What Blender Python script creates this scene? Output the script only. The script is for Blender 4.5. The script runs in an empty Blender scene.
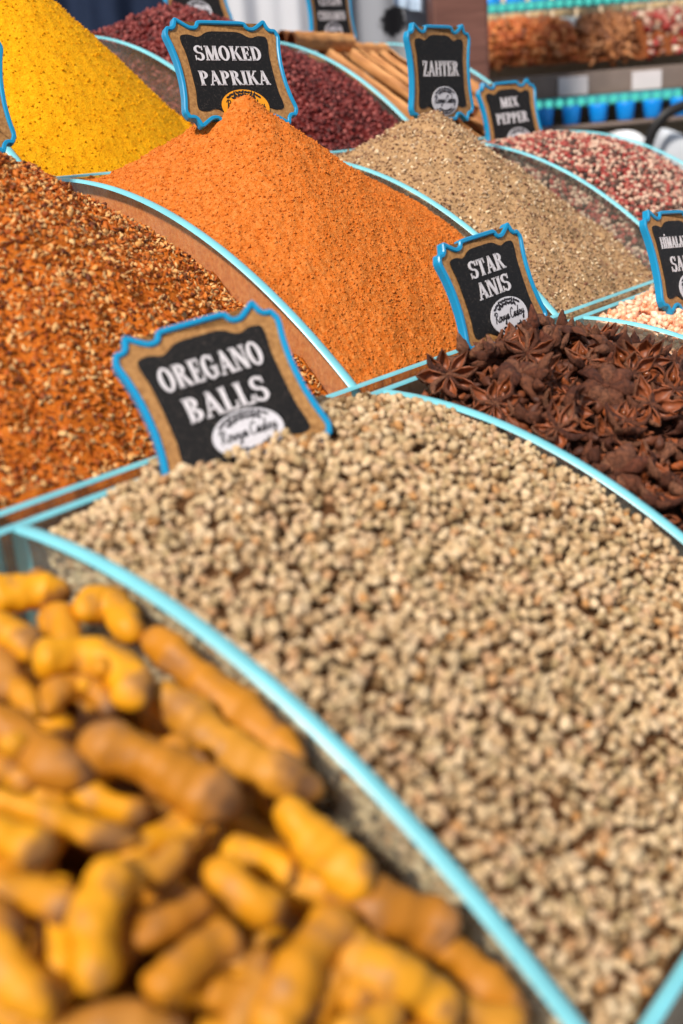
import bpy, bmesh, math, random
import numpy as np
from mathutils import Vector, Matrix, Euler

random.seed(7)
RNG = np.random.default_rng(11)
S = bpy.context.scene
COL = S.collection
Z0 = 1.0                      # height of the front row's back rail above the ground

# ------------------------------------------------------------------ stall measures (metres)
W = 0.30                      # bin width
D = 0.3174                    # bin depth
H = 0.154                     # drop of a bin's side panel from back to front
GAP = 0.0248
PA, PB = 0.0188, 0.8483       # profile of the curved side panels
TH = 0.0086                   # sheet thickness
ROWS = {'A': (0.0, 0.0), 'B': (GAP + D, H), 'C': (2 * (GAP + D), 2 * H)}   # back y, back z


def lin(r, g, b, a=1.0):
    def f(c):
        c /= 255.0
        return c / 12.92 if c <= 0.04045 else ((c + 0.055) / 1.055) ** 2.4
    return (f(r), f(g), f(b), a)


def zed(row, y):
    yb, zb = ROWS[row]
    t = np.clip((yb - y) / D, 0, 1)
    return zb - H * (PA * t + PB * t * t + (1 - PA - PB) * t ** 3)


# ------------------------------------------------------------------ tagging and linking
def tag(o, label=None, cat=None, group=None, kind=None):
    if label: o['label'] = label
    if cat: o['category'] = cat
    if group: o['group'] = group
    if kind: o['kind'] = kind
    return o


def mesh_from(name, V, F, mats, mat_idx=None, smooth=True, loc=None):
    """V (n,3); F list of (m,k) int arrays or a list of faces. Coordinates are stall coordinates unless loc is given."""
    V = np.asarray(V, dtype=np.float32)
    me = bpy.data.meshes.new(name)
    groups = F if isinstance(F, list) and len(F) and isinstance(F[0], np.ndarray) and F[0].ndim == 2 else None
    if groups is None:
        me.from_pydata([tuple(map(float, v)) for v in V], [], [tuple(map(int, f)) for f in F])
    else:
        me.vertices.add(len(V))
        me.vertices.foreach_set('co', V.ravel())
        loops = np.concatenate([g.ravel() for g in groups]).astype(np.int32)
        tot = np.concatenate([np.full(len(g), g.shape[1]) for g in groups]).astype(np.int32)
        start = np.concatenate([[0], np.cumsum(tot)[:-1]]).astype(np.int32)
        me.loops.add(len(loops)); me.loops.foreach_set('vertex_index', loops)
        me.polygons.add(len(tot)); me.polygons.foreach_set('loop_start', start)
        try: me.polygons.foreach_set('loop_total', tot)
        except Exception: pass
        me.update(calc_edges=True)
    for m in (mats if isinstance(mats, (list, tuple)) else [mats]):
        me.materials.append(m)
    if mat_idx is not None:
        me.polygons.foreach_set('material_index', np.asarray(mat_idx, dtype=np.int32))
    me.polygons.foreach_set('use_smooth', np.full(len(me.polygons), bool(smooth)))
    me.validate()
    me.update()
    return me


def link(name, me, loc=(0, 0, 0), parent=None, rot=None):
    o = bpy.data.objects.new(name, me)
    COL.objects.link(o)
    o.location = loc
    if rot is not None:
        o.rotation_euler = rot
    if parent is not None:
        o.parent = parent
    return o


def world_obj(name, V, F, mats, base, mat_idx=None, smooth=True):
    """a top-level mesh object whose origin sits at base (stall coordinates)"""
    b = np.array(base, dtype=float)
    me = mesh_from(name, np.asarray(V) - b, F, mats, mat_idx, smooth)
    return link(name, me, (b[0], b[1], b[2] + Z0))


def empty(name, base, rot=(0, 0, 0)):
    o = bpy.data.objects.new(name, None)
    o.empty_display_size = 0.02
    COL.objects.link(o)
    o.location = (base[0], base[1], base[2] + Z0)
    o.rotation_euler = rot
    return o


# ------------------------------------------------------------------ materials
def new_mat(name):
    m = bpy.data.materials.new(name)
    m.use_nodes = True
    nt = m.node_tree
    for n in list(nt.nodes):
        nt.nodes.remove(n)
    out = nt.nodes.new('ShaderNodeOutputMaterial')
    return m, nt, out


def principled(nt, out, rough=0.7, spec=0.3):
    b = nt.nodes.new('ShaderNodeBsdfPrincipled')
    b.inputs['Roughness'].default_value = rough
    b.inputs['Specular IOR Level'].default_value = spec
    nt.links.new(b.outputs[0], out.inputs[0])
    return b


def ramp(nt, fac, stops, interp='LINEAR'):
    r = nt.nodes.new('ShaderNodeValToRGB')
    r.color_ramp.interpolation = interp
    e = r.color_ramp.elements
    while len(e) < len(stops):
        e.new(0.5)
    for i, (p, c) in enumerate(stops):
        e[i].position = p
        e[i].color = c
    nt.links.new(fac, r.inputs[0])
    return r.outputs[0]


def noise(nt, scale, detail=3, rough=0.6, coord='Object', dist=0.0):
    tc = nt.nodes.new('ShaderNodeTexCoord')
    n = nt.nodes.new('ShaderNodeTexNoise')
    n.inputs['Scale'].default_value = scale
    n.inputs['Detail'].default_value = detail
    n.inputs['Roughness'].default_value = rough
    n.inputs['Distortion'].default_value = dist
    nt.links.new(tc.outputs[coord], n.inputs['Vector'])
    return n.outputs['Fac']


def mix_col(nt, fac, a, b, mode='MIX'):
    n = nt.nodes.new('ShaderNodeMix')
    n.data_type = 'RGBA'
    n.blend_type = mode
    for k, v in ((0, fac), (6, a), (7, b)):
        if isinstance(v, (int, float, tuple)):
            n.inputs[k].default_value = v
        else:
            nt.links.new(v, n.inputs[k])
    return n.outputs[2]


def math_node(nt, op, a, b=None):
    n = nt.nodes.new('ShaderNodeMath')
    n.operation = op
    for k, v in ((0, a), (1, b)):
        if v is None: continue
        if isinstance(v, (int, float)): n.inputs[k].default_value = v
        else: nt.links.new(v, n.inputs[k])
    return n.outputs[0]


def bump(nt, bsdf, height, strength=0.5, dist=0.001):
    n = nt.nodes.new('ShaderNodeBump')
    n.inputs['Strength'].default_value = strength
    n.inputs['Distance'].default_value = dist
    nt.links.new(height, n.inputs['Height'])
    nt.links.new(n.outputs[0], bsdf.inputs['Normal'])


def piece_random(nt):
    """a random number per loose piece, different for every object as well"""
    g = nt.nodes.new('ShaderNodeNewGeometry')
    o = nt.nodes.new('ShaderNodeObjectInfo')
    return math_node(nt, 'FRACT', math_node(nt, 'ADD', g.outputs['Random Per Island'], o.outputs['Random']))


def plain(name, rgb, rough=0.6, spec=0.3, vary=0.0, scale=60, metallic=0.0, bump_s=0.0):
    m, nt, out = new_mat(name)
    b = principled(nt, out, rough, spec)
    b.inputs['Metallic'].default_value = metallic
    c = lin(*rgb)
    f = noise(nt, scale, 4)
    lo = tuple(x * (1 - vary) for x in c[:3]) + (1,)
    hi = tuple(min(1, x * (1 + vary)) for x in c[:3]) + (1,)
    nt.links.new(ramp(nt, f, [(0.3, lo), (0.7, hi)]), b.inputs['Base Color'])
    if bump_s:
        bump(nt, b, f, bump_s, 0.002)
    return m


def pieces_mat(name, stops, rough=0.7, spec=0.25, tex_scale=350, tex_mix=0.35, dark=(0.5, 0.5, 0.5, 1), bump_s=0.4, bump_d=0.0008, sss=0.0):
    """colour chosen per loose piece, with a little surface mottling"""
    m, nt, out = new_mat(name)
    b = principled(nt, out, rough, spec)
    base = ramp(nt, piece_random(nt), stops)
    f = noise(nt, tex_scale, 4, 0.65)
    mott = ramp(nt, f, [(0.35, dark), (0.62, (1, 1, 1, 1))])
    nt.links.new(mix_col(nt, tex_mix, base, mix_col(nt, 1.0, base, mott, 'MULTIPLY')), b.inputs['Base Color'])
    if bump_s: bump(nt, b, f, bump_s, bump_d)
    return m


def powder_mat(name, stops, fine=900, coarse=140, bump_s=0.8, bump_d=0.0012, specks=None, rough=0.9):
    m, nt, out = new_mat(name)
    b = principled(nt, out, rough, 0.1)
    f1 = noise(nt, coarse, 6, 0.7)
    f2 = noise(nt, fine, 4, 0.7)
    f = math_node(nt, 'ADD', math_node(nt, 'MULTIPLY', f1, 0.55), math_node(nt, 'MULTIPLY', f2, 0.45))
    c = ramp(nt, f, stops)
    if specks:
        sc, thr, colr = specks
        s = noise(nt, sc, 2, 0.5)
        k = ramp(nt, s, [(thr, (0, 0, 0, 1)), (thr + 0.05, (1, 1, 1, 1))])
        c = mix_col(nt, k, c, colr)
    nt.links.new(c, b.inputs['Base Color'])
    bump(nt, b, f, bump_s, bump_d)
    return m


def acrylic_mat(name, tint=(0.955, 0.985, 0.985), dust=0.05):
    m, nt, out = new_mat(name)
    tr = nt.nodes.new('ShaderNodeBsdfTransparent'); tr.inputs[0].default_value = (*tint, 1)
    gl = nt.nodes.new('ShaderNodeBsdfGlossy'); gl.inputs['Roughness'].default_value = 0.04
    df = nt.nodes.new('ShaderNodeBsdfDiffuse'); df.inputs[0].default_value = lin(225, 220, 210)
    lw = nt.nodes.new('ShaderNodeLayerWeight'); lw.inputs[0].default_value = 0.5
    facing = math_node(nt, 'ADD', math_node(nt, 'MULTIPLY', math_node(nt, 'POWER', lw.outputs['Facing'], 4.0), 0.6), 0.035)
    m1 = nt.nodes.new('ShaderNodeMixShader'); m2 = nt.nodes.new('ShaderNodeMixShader')
    dirt = ramp(nt, noise(nt, 25, 5), [(0.3, (dust * 0.4,) * 3 + (1,)), (0.75, (dust * 1.6,) * 3 + (1,))])
    nt.links.new(dirt, m1.inputs[0])
    nt.links.new(tr.outputs[0], m1.inputs[1]); nt.links.new(df.outputs[0], m1.inputs[2])
    nt.links.new(facing, m2.inputs[0])
    nt.links.new(m1.outputs[0], m2.inputs[1]); nt.links.new(gl.outputs[0], m2.inputs[2])
    nt.links.new(m2.outputs[0], out.inputs[0])
    return m


def edge_mat(name, rgb, rough=0.42):
    m, nt, out = new_mat(name)
    b = principled(nt, out, rough, 0.8)
    f = noise(nt, 18, 3)
    c = lin(*rgb)
    nt.links.new(ramp(nt, f, [(0.3, tuple(x * 0.85 for x in c[:3]) + (1,)), (0.7, tuple(min(1, x * 1.12) for x in c[:3]) + (1,))]), b.inputs['Base Color'])
    tr = nt.nodes.new('ShaderNodeBsdfTransparent'); tr.inputs[0].default_value = (0.62, 0.93, 0.98, 1)
    mx = nt.nodes.new('ShaderNodeMixShader'); mx.inputs[0].default_value = 0.88
    nt.links.new(tr.outputs[0], mx.inputs[1]); nt.links.new(b.outputs[0], mx.inputs[2]); nt.links.new(mx.outputs[0], out.inputs[0])
    b.inputs['Coat Weight'].default_value = 0.35
    b.inputs['Coat Roughness'].default_value = 0.3
    return m


ACRYLIC = acrylic_mat('clear_acrylic')
EDGE = edge_mat('cyan_acrylic_edge', (122, 206, 220))

# ------------------------------------------------------------------ noise on arrays
_tabs = {}


def vnoise(x, y, scale, seed=0):
    if seed not in _tabs:
        _tabs[seed] = np.random.default_rng(1000 + seed).random((256, 256))
    T = _tabs[seed]
    X = np.asarray(x) * scale + 17.3; Y = np.asarray(y) * scale + 41.7
    i = np.floor(X).astype(int); j = np.floor(Y).astype(int)
    fx = X - i; fy = Y - j
    fx = fx * fx * (3 - 2 * fx); fy = fy * fy * (3 - 2 * fy)
    g = lambda a, b: T[a % 256, b % 256]
    return (g(i, j) * (1 - fx) + g(i + 1, j) * fx) * (1 - fy) + (g(i, j + 1) * (1 - fx) + g(i + 1, j + 1) * fx) * fy - 0.5


def fbm(x, y, scale, seed, octaves=4, gain=0.55):
    s = 0; a = 1.0
    for o in range(octaves):
        s = s + a * vnoise(x, y, scale * 2 ** o, seed + o); a *= gain
    return s


# ------------------------------------------------------------------ small shapes as arrays
def ico(sub):
    bm = bmesh.new()
    bmesh.ops.create_icosphere(bm, subdivisions=sub, radius=1.0)
    bm.verts.ensure_lookup_table()
    V = np.array([v.co[:] for v in bm.verts]); F = np.array([[v.index for v in f.verts] for f in bm.faces])
    bm.free()
    return V, F


def lump(sub, dims, amp, seed, freq=1.4, crease=0.0):
    V, F = ico(sub)
    r = np.random.default_rng(seed)
    d = np.zeros(len(V))
    for k in range(7):
        w = r.normal(size=3) * freq * (1 + 0.5 * k); d += amp / (1 + 0.6 * k) * np.sin(V @ w + r.random() * 6.28)
    V = V * (1 + d)[:, None]
    if crease:
        V[:, 2] -= crease * np.exp(-(V[:, 1] / 0.22) ** 2) * (V[:, 2] > 0)
    return V * np.array(dims), F


def crystal(seed, dims):
    """an angular chip: a lump whose points are snapped to a few random facet planes"""
    V, F = ico(2)
    r = np.random.default_rng(seed)
    N = r.normal(size=(11, 3)); N /= np.linalg.norm(N, axis=1)[:, None]
    dist = r.uniform(0.55, 0.85, 11)
    t = np.min(np.where(V @ N.T > 0.05, dist / np.maximum(V @ N.T, 1e-3), 9), axis=1)
    return V * np.minimum(t, 1.1)[:, None] * np.array(dims), F


def flake(seed, dims):
    """a small curled chip with thickness"""
    r = np.random.default_rng(seed)
    n = 6
    a = np.sort(r.uniform(0, 2 * np.pi, n)) * 0.35 + np.linspace(0, 2 * np.pi, n, endpoint=False) * 0.65
    rad = r.uniform(0.6, 1.0, n)
    x = np.cos(a) * rad; y = np.sin(a) * rad
    c = r.uniform(-0.5, 0.5)
    z = c * x * x - 0.3 * c * y * y
    top = np.stack([x, y, z + 0.12], 1); bot = np.stack([x, y, z - 0.12], 1)
    V = np.concatenate([top, bot, [[0, 0, 0.16], [0, 0, -0.1]]])
    F = []
    for i in range(n):
        j = (i + 1) % n
        F += [[2 * n, i, j], [2 * n + 1, n + j, n + i], [i, n + i, n + j], [i, n + j, j]]
    return V * np.array(dims), np.array(F)


def rand_rot(n, rng, flat=1.0, normals=None):
    """n rotation matrices; flat<1 keeps the pieces' z axis near the surface normal"""
    a = rng.uniform(0, 2 * np.pi, n)
    if flat >= 1.0:
        q = rng.normal(size=(n, 4)); q /= np.linalg.norm(q, axis=1)[:, None]
        w, x, y, z = q.T
        return np.stack([np.stack([1 - 2 * (y * y + z * z), 2 * (x * y - z * w), 2 * (x * z + y * w)], 1),
                         np.stack([2 * (x * y + z * w), 1 - 2 * (x * x + z * z), 2 * (y * z - x * w)], 1),
                         np.stack([2 * (x * z - y * w), 2 * (y * z + x * w), 1 - 2 * (x * x + y * y)], 1)], 1)
    nz = (normals if normals is not None else np.tile([0, 0, 1.0], (n, 1))) + rng.normal(size=(n, 3)) * flat
    nz /= np.linalg.norm(nz, axis=1)[:, None]
    t = np.stack([np.cos(a), np.sin(a), np.zeros(n)], 1)
    x = t - (t * nz).sum(1)[:, None] * nz
    x /= np.linalg.norm(x, axis=1)[:, None]
    y = np.cross(nz, x)
    return np.stack([x, y, nz], 2)


def scatter(protos, R, loc, scale, idx):
    """one array pair holding a copy of protos[idx[i]] for every i"""
    Vs, Fs, off = [], [], 0
    for k, (pv, pf) in enumerate(protos):
        sel = np.where(idx == k)[0]
        if not len(sel): continue
        v = np.einsum('nij,mj->nmi', R[sel], pv) * scale[sel][:, None, None] + loc[sel][:, None, :]
        f = pf[None] + (np.arange(len(sel)) * len(pv))[:, None, None] + off
        Vs.append(v.reshape(-1, 3)); Fs.append(f.reshape(-1, pf.shape[1])); off += len(sel) * len(pv)
    return np.concatenate(Vs), np.concatenate(Fs)


# ------------------------------------------------------------------ the plaques' places (nothing is strewn inside them): position, yaw, lean, roll, half width, half height
SIGNS = {
    'paprika': ((.4213, .2319, .2278), -.2241, -.3364, .0272, .056, .0457),
    'oregano': ((.1217, -.0293, .0414), -.4387, -.6116, -.1326, .05, .049),
    'star': ((.4158, -.0212, .0543), -.142, -.3188, -.0842, .0489, .0436),
    'zahter': ((.7529, .2445, .2269), -.1326, -.0412, .0135, .0502, .0497),
    'pepper': ((1.0258, .3175, .178), -.3365, -.2408, -.0291, .0488, .0483),
    'salt': ((.7097, -.0463, .037), -.1166, -.3268, .0795, .05, .049),
    'cinnamon': ((1.0885, .664, .3517), -.07, -.05, -.03, .0492, .0482),
    'sumac': ((.8028, .660, .3636), -.307, -.256, .006, .0477, .0467),
    'chilli': ((.1946, .3097, .2289), -.203, -.332, .156, .05, .049)}


def sign_matrix(k):
    p, yaw, lean, roll, a, b = SIGNS[k]
    return Matrix.Translation((p[0], p[1], p[2] + Z0)) @ Matrix.Rotation(yaw, 4, 'Z') @ Matrix.Rotation(lean, 4, 'X') @ Matrix.Rotation(roll, 4, 'Y')


def clear_of_signs(P, r):
    ok = np.ones(len(P), bool)
    for k, v in SIGNS.items():
        M = np.array(sign_matrix(k).inverted()); Q = (P + np.array([0, 0, Z0])) @ M[:3, :3].T + M[:3, 3]
        ok &= ~((np.abs(Q[:, 0]) < v[4] + r) & (np.abs(Q[:, 2]) < v[5] + r) & (Q[:, 1] > -.003 - r) & (Q[:, 1] < .005 + r))
    return ok


# ------------------------------------------------------------------ heaps
class Heap:
    """the surface of a bin's filling: the side panels' profile, lowered at the walls, with a peak"""
    def __init__(self, row, x0, peak=None, hgt=0.0, n=2.5, drop=(0.006, 0.006), back=0.004, front=0.004, bulge=0.0, bpow=0.6, tip=0.05, rough=0.0, rs=40, seed=1, bt=0.3, q=1.0, inset=0.0, gain=0.6):
        self.__dict__.update(locals())
        self.yb, self.zb = ROWS[row]
        self.xa, self.xb = x0 + TH * 0.6, x0 + W - TH * 0.6
        self.ya, self.yc = self.yb - D + TH * 0.6, self.yb - TH * 0.6

    def z(self, x, y):
        x = np.asarray(x, float); y = np.asarray(y, float)
        u = np.clip((x - self.xa) / (self.xb - self.xa), 0, 1)
        t = np.clip((self.yb - y) / D, 0, 1)
        z = zed(self.row, y)
        dl, dr = self.drop
        z = z - (dl * (1 - u) ** 2 + dr * u ** 2 + self.front * t ** 3 + self.back * (1 - t) ** 6)
        if self.bulge:
            z = z + self.bulge * np.sin(np.pi * u) ** self.bpow * np.sin(np.pi * np.clip(t, 0, 1) ** self.bt * 0.92 + 0.14)
        if self.peak:
            px, py = self.peak
            rx = np.where(x < px, (px - x) / (px - self.xa), (x - px) / (self.xb - px))
            ry = np.where(y < py, (py - y) / (py - self.ya), (y - py) / (self.yc - py))
            r = (np.abs(rx) ** self.n + np.abs(ry) ** self.n) ** (1 / self.n)
            r = np.sqrt(r * r + self.tip ** 2) - self.tip * 0.5
            z = z + self.hgt * np.maximum(0, 1 - r) ** self.q
        if self.rough:
            z = z + self.rough * fbm(x, y, self.rs, self.seed, 5, self.gain)
        return z

    def normal(self, x, y, e=0.004):
        gx = (self.z(x + e, y) - self.z(x - e, y)) / (2 * e); gy = (self.z(x, y + e) - self.z(x, y - e)) / (2 * e)
        n = np.stack([-gx, -gy, np.ones_like(gx)], 1)
        return n / np.linalg.norm(n, axis=1)[:, None]

    def solid(self, nx, ny, depth=0.0, floor=None):
        """closed body: the heap's surface, sides down to the bin's floor"""
        xs = np.linspace(self.xa + self.inset, self.xb - self.inset, nx); ys = np.linspace(self.ya, self.yc, ny)
        X, Y = np.meshgrid(xs, ys, indexing='ij')
        Zt = self.z(X, Y) - depth
        zf = self.zb - H - 0.096 if floor is None else floor
        top = np.stack([X, Y, Zt], 2).reshape(-1, 3)
        i = np.arange(nx - 1)[:, None] * ny + np.arange(ny - 1)[None]
        q = np.stack([i, i + ny, i + ny + 1, i + 1], 2).reshape(-1, 4)
        ring = np.concatenate([np.arange(ny) * 1, (np.arange(1, nx)) * ny + ny - 1, (nx - 1) * ny + np.arange(ny - 2, -1, -1), np.arange(nx - 2, 0, -1) * ny])
        bot = top[ring].copy(); bot[:, 2] = zf
        V = np.concatenate([top, bot]); n0 = len(top); m = len(ring)
        j = np.arange(m); k = (j + 1) % m
        side = np.stack([ring[j], ring[k], n0 + k, n0 + j], 1)
        V = np.concatenate([V, [[(self.xa + self.xb) / 2, (self.ya + self.yc) / 2, zf]]])
        tri = np.stack([n0 + j, n0 + k, np.full(m, len(V) - 1)], 1)
        return V, [q, side, tri]

    def base(self):
        return ((self.xa + self.xb) / 2, (self.ya + self.yc) / 2, self.zb - H - 0.096)

    def spots(self, spacing, rng, jit=0.45, m=None):
        nx = int((self.xb - self.xa) / spacing); ny = int((self.yc - self.ya) / (spacing * 0.87))
        X, Y = np.meshgrid(np.arange(nx) + 0.5, np.arange(ny) + 0.5, indexing='ij')
        X = X + 0.5 * (np.arange(ny)[None] % 2) - 0.25
        X = X + rng.uniform(-jit, jit, X.shape); Y = Y + rng.uniform(-jit, jit, Y.shape)
        x = self.xa + X.ravel() / nx * (self.xb - self.xa); y = self.ya + Y.ravel() / ny * (self.yc - self.ya)
        m = spacing * 0.5 if m is None else m
        return np.clip(x, self.xa + m, self.xb - m), np.clip(y, self.ya + m, self.yc - m)


# ------------------------------------------------------------------ camera
CAM = np.array([-0.26556, -0.4388, 0.168])
YAW, PITCH, ROLL, FPX = 0.7095, -0.3414, -0.0810, 1044.15


def cam_axes():
    cy, sy, cp, sp = math.cos(YAW), math.sin(YAW), math.cos(PITCH), math.sin(PITCH)
    f = np.array([cy * cp, sy * cp, sp]); r = np.array([sy, -cy, 0.0]); u = np.cross(r, f)
    return math.cos(ROLL) * r + math.sin(ROLL) * u, math.cos(ROLL) * u - math.sin(ROLL) * r, f


AX = cam_axes()


def in_view(P, margin=0.0):
    """which of the points the photographer's lens takes in, and how far away they are"""
    q = np.asarray(P) - CAM
    z = np.maximum(q @ AX[2], 1e-4)
    u = q @ AX[0] / z * FPX; v = q @ AX[1] / z * FPX
    return (np.abs(u) < 341.5 - margin) & (np.abs(v) < 512 - margin) & (q @ AX[2] > 0), np.linalg.norm(q, axis=1)


cam_d = bpy.data.cameras.new('camera')
cam = bpy.data.objects.new('camera', cam_d)
COL.objects.link(cam)
M = Matrix(((AX[0][0], AX[1][0], -AX[2][0], CAM[0]), (AX[0][1], AX[1][1], -AX[2][1], CAM[1]), (AX[0][2], AX[1][2], -AX[2][2], CAM[2] + Z0), (0, 0, 0, 1)))
cam.matrix_world = M
cam_d.sensor_fit = 'VERTICAL'
cam_d.sensor_height = 36.0
cam_d.lens = FPX / 1024 * 36.0
cam_d.clip_start = 0.02
cam_d.dof.use_dof = True
cam_d.dof.focus_distance = 0.86
cam_d.dof.aperture_fstop = 4.5
S.camera = cam

# ------------------------------------------------------------------ light
sun_d = bpy.data.lights.new('sun', 'SUN')
sun = bpy.data.objects.new('sun', sun_d); COL.objects.link(sun)
sun_d.energy = 4.6
sun_d.angle = math.radians(6)
sun_d.color = (1.0, 0.93, 0.82)
sun.rotation_euler = Vector((-0.68, -0.14, 0.70)).to_track_quat('Z', 'Y').to_euler()
sun.location = (-2, -1, 4)
wd = bpy.data.worlds.new('sky'); S.world = wd
wd.use_nodes = True
bgn = wd.node_tree.nodes['Background']
bgn.inputs[0].default_value = (0.80, 0.88, 1.0, 1)
bgn.inputs[1].default_value = 0.50
S.view_settings.view_transform = 'Standard'
S.view_settings.look = 'None'
S.view_settings.exposure = 0.12
S.view_settings.gamma = 1.0
S.view_settings.use_curve_mapping = False
S.cycles.use_denoising = True
S.cycles.transparent_max_bounces = 24
S.cycles.max_bounces = 8

# ================================================================== the acrylic racks
def round_rim(pts, nrm, axis, th):
    """half-round polished edge along the outline pts (n,3) with outward normals nrm, sheet normal axis"""
    prof = [(-0.5, 0.0), (-0.36, 0.2), (0.0, 0.28), (0.36, 0.2), (0.5, 0.0)]
    V = np.concatenate([pts + nrm * (o * th) + axis * (s * th) for s, o in prof])
    n = len(pts); m = len(prof)
    F = []
    for k in range(m - 1):
        i = np.arange(n - 1)
        F.append(np.stack([k * n + i, k * n + i + 1, (k + 1) * n + i + 1, (k + 1) * n + i], 1))
    return V, np.concatenate(F)


def sheet(name, parent, base, top, low, axis, label=None, ends=True, TH=TH):
    """an upright acrylic sheet: top and low are matching polylines (n,3), axis is the sheet's normal"""
    axis = np.array(axis, float); n = len(top); hb = axis * TH / 2
    V = np.concatenate([top + hb, low + hb, top - hb, low - hb])
    i = np.arange(n - 1)
    faces = [np.stack([i, i + 1, n + i + 1, n + i], 1), np.stack([2 * n + i + 1, 2 * n + i, 3 * n + i, 3 * n + i + 1], 1)]
    loop = np.concatenate([low[:1], top, low[-1:]]) if ends else top
    tan = np.gradient(top, axis=0); tan /= np.linalg.norm(tan, axis=1)[:, None]
    nr = np.cross(axis, tan); nr *= np.sign(nr[:, 2])[:, None]
    Ve, Fe = round_rim(top, nr, axis, TH)
    edges_V, edges_F, off = [Ve], [Fe], len(Ve)
    if ends:
        for k, sg in ((0, -1), (-1, 1)):
            p = np.stack([low[k], top[k]])
            q = np.tile(tan[k] * sg * 1.0, (2, 1)); q[:, 2] = 0; q /= np.linalg.norm(q, axis=1)[:, None] + 1e-9
            v, f = round_rim(p, q, axis, TH)
            edges_V.append(v); edges_F.append(f + off); off += len(v)
    o = link(name, mesh_from(name, V - base, faces, ACRYLIC, smooth=False), parent=parent)
    e = link('polished_edge', mesh_from('polished_edge', np.concatenate(edges_V) - base, [np.concatenate(edges_F)], EDGE), parent=o)
    e['label'] = 'cyan polished edge'
    if label: o['label'] = label
    return o


def rack(row, x0, nb, label):
    yb, zb = ROWS[row]
    zf = zb - H - 0.10
    base = np.array([x0 + nb * W / 2, yb - D / 2, zf])
    root = tag(empty('acrylic_bin_rack', base), label, 'display rack', 'clear acrylic bin racks of the spice stall')
    y = yb - np.linspace(0, D, 49)
    for k in range(nb + 1):
        x = x0 + k * W
        top = np.stack([np.full(49, x), y, zed(row, y)], 1)
        low = top.copy(); low[:, 2] = zf
        sheet('divider', root, base, top, low, (1, 0, 0))
    xs = np.linspace(x0 - TH / 2, x0 + nb * W + TH / 2, 9)
    for nm, yy, zz in (('back_panel', yb, zb), ('front_panel', yb - D, zb - H)):
        top = np.stack([xs, np.full(9, yy), np.full(9, zz + 0.001)], 1)
        low = top.copy(); low[:, 2] = zf
        sheet(nm, root, base, top, low, (0, 1, 0), TH=.0066)
    # floor sheet
    a, b, c, d_ = x0, x0 + nb * W, yb - D, yb
    V = np.array([[a, c, zf], [b, c, zf], [b, d_, zf], [a, d_, zf], [a, c, zf - .005], [b, c, zf - .005], [b, d_, zf - .005], [a, d_, zf - .005]])
    F = [[0, 1, 2, 3], [7, 6, 5, 4], [0, 4, 5, 1], [1, 5, 6, 2], [2, 6, 7, 3], [3, 7, 4, 0]]
    link('floor_panel', mesh_from('floor_panel', V - base, F, ACRYLIC, smooth=False), parent=root)
    return root


rack('A', -W, 4, 'clear acrylic rack with cyan edges in front, holding turmeric roots and star anise')
rack('B', 0.0, 4, 'clear acrylic rack in the middle, holding chilli flakes and orange paprika')
rack('C', W, 3, 'clear acrylic rack behind, holding yellow turmeric powder and cinnamon sticks')


def box_arrays(lo, hi, bev=0.0):
    bm = bmesh.new()
    bmesh.ops.create_cube(bm, size=1.0)
    for v in bm.verts:
        v.co = Vector([lo[i] + (v.co[i] + 0.5) * (hi[i] - lo[i]) for i in range(3)])
    if bev:
        bmesh.ops.bevel(bm, geom=list(bm.edges), offset=bev, segments=2, affect='EDGES', profile=0.5)
    bm.verts.ensure_lookup_table()
    V = np.array([v.co[:] for v in bm.verts]); F = [[v.index for v in f.verts] for f in bm.faces]
    bm.free()
    return V, F


def box_obj(name, lo, hi, mat, parent=None, base=None, bev=0.003):
    V, F = box_arrays(lo, hi, bev)
    if parent is None:
        return world_obj(name, V, F, mat, ((lo[0] + hi[0]) / 2, (lo[1] + hi[1]) / 2, lo[2]), smooth=False)
    return link(name, mesh_from(name, V - np.array(base), F, mat, smooth=False), parent=parent)


def wood_mat(name, a, b):
    m, nt, out = new_mat(name)
    bs = principled(nt, out, 0.6, 0.3)
    tc = nt.nodes.new('ShaderNodeTexCoord'); mp = nt.nodes.new('ShaderNodeMapping')
    mp.inputs['Scale'].default_value = (3, 30, 30)
    nt.links.new(tc.outputs['Object'], mp.inputs[0])
    n = nt.nodes.new('ShaderNodeTexNoise'); n.inputs['Scale'].default_value = 2; n.inputs['Detail'].default_value = 6; n.inputs['Distortion'].default_value = 1.0
    nt.links.new(mp.outputs[0], n.inputs['Vector'])
    nt.links.new(ramp(nt, n.outputs['Fac'], [(0.3, lin(*a)), (0.7, lin(*b))]), bs.inputs['Base Color'])
    bump(nt, bs, n.outputs['Fac'], 0.3, 0.002)
    return m


WOOD = wood_mat('dark_stall_wood', (70, 48, 34), (105, 76, 54))
# stepped wooden stand carrying the racks
sb = np.array([0.45, 0.18, -Z0])
stand = tag(empty('stepped_stand', sb), 'stepped dark wooden stand carrying the three acrylic racks', 'stand')
for row, xa_, xb_ in (('A', -W, 3 * W), ('B', 0, 4 * W), ('C', W, 4 * W)):
    yb, zb = ROWS[row]
    box_obj('step', (xa_ - .02, yb - D - (.012 if row == 'A' else .016), -Z0), (xb_ + .02, yb + .006, zb - H - .106), WOOD, stand, sb)

# ================================================================== spice heaps (each one body nobody could count)
def heap_mass(name, hp, parts, mats, label, cat, nx, ny, depth=0.0):
    """one stuff object: the heap's body plus loose pieces lying on it"""
    V, F = hp.solid(nx, ny, depth)
    idx = [np.full(sum(len(f) for f in F), 0)]
    Vs, Fs, off = [V], list(F), len(V)
    for mi, (v, f) in parts:
        Vs.append(v); Fs.append(f + off); off += len(v); idx.append(np.full(len(f), mi))
    o = world_obj(name, np.concatenate(Vs), Fs, mats, hp.base(), np.concatenate(idx))
    return tag(o, label, cat, kind='stuff')


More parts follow.
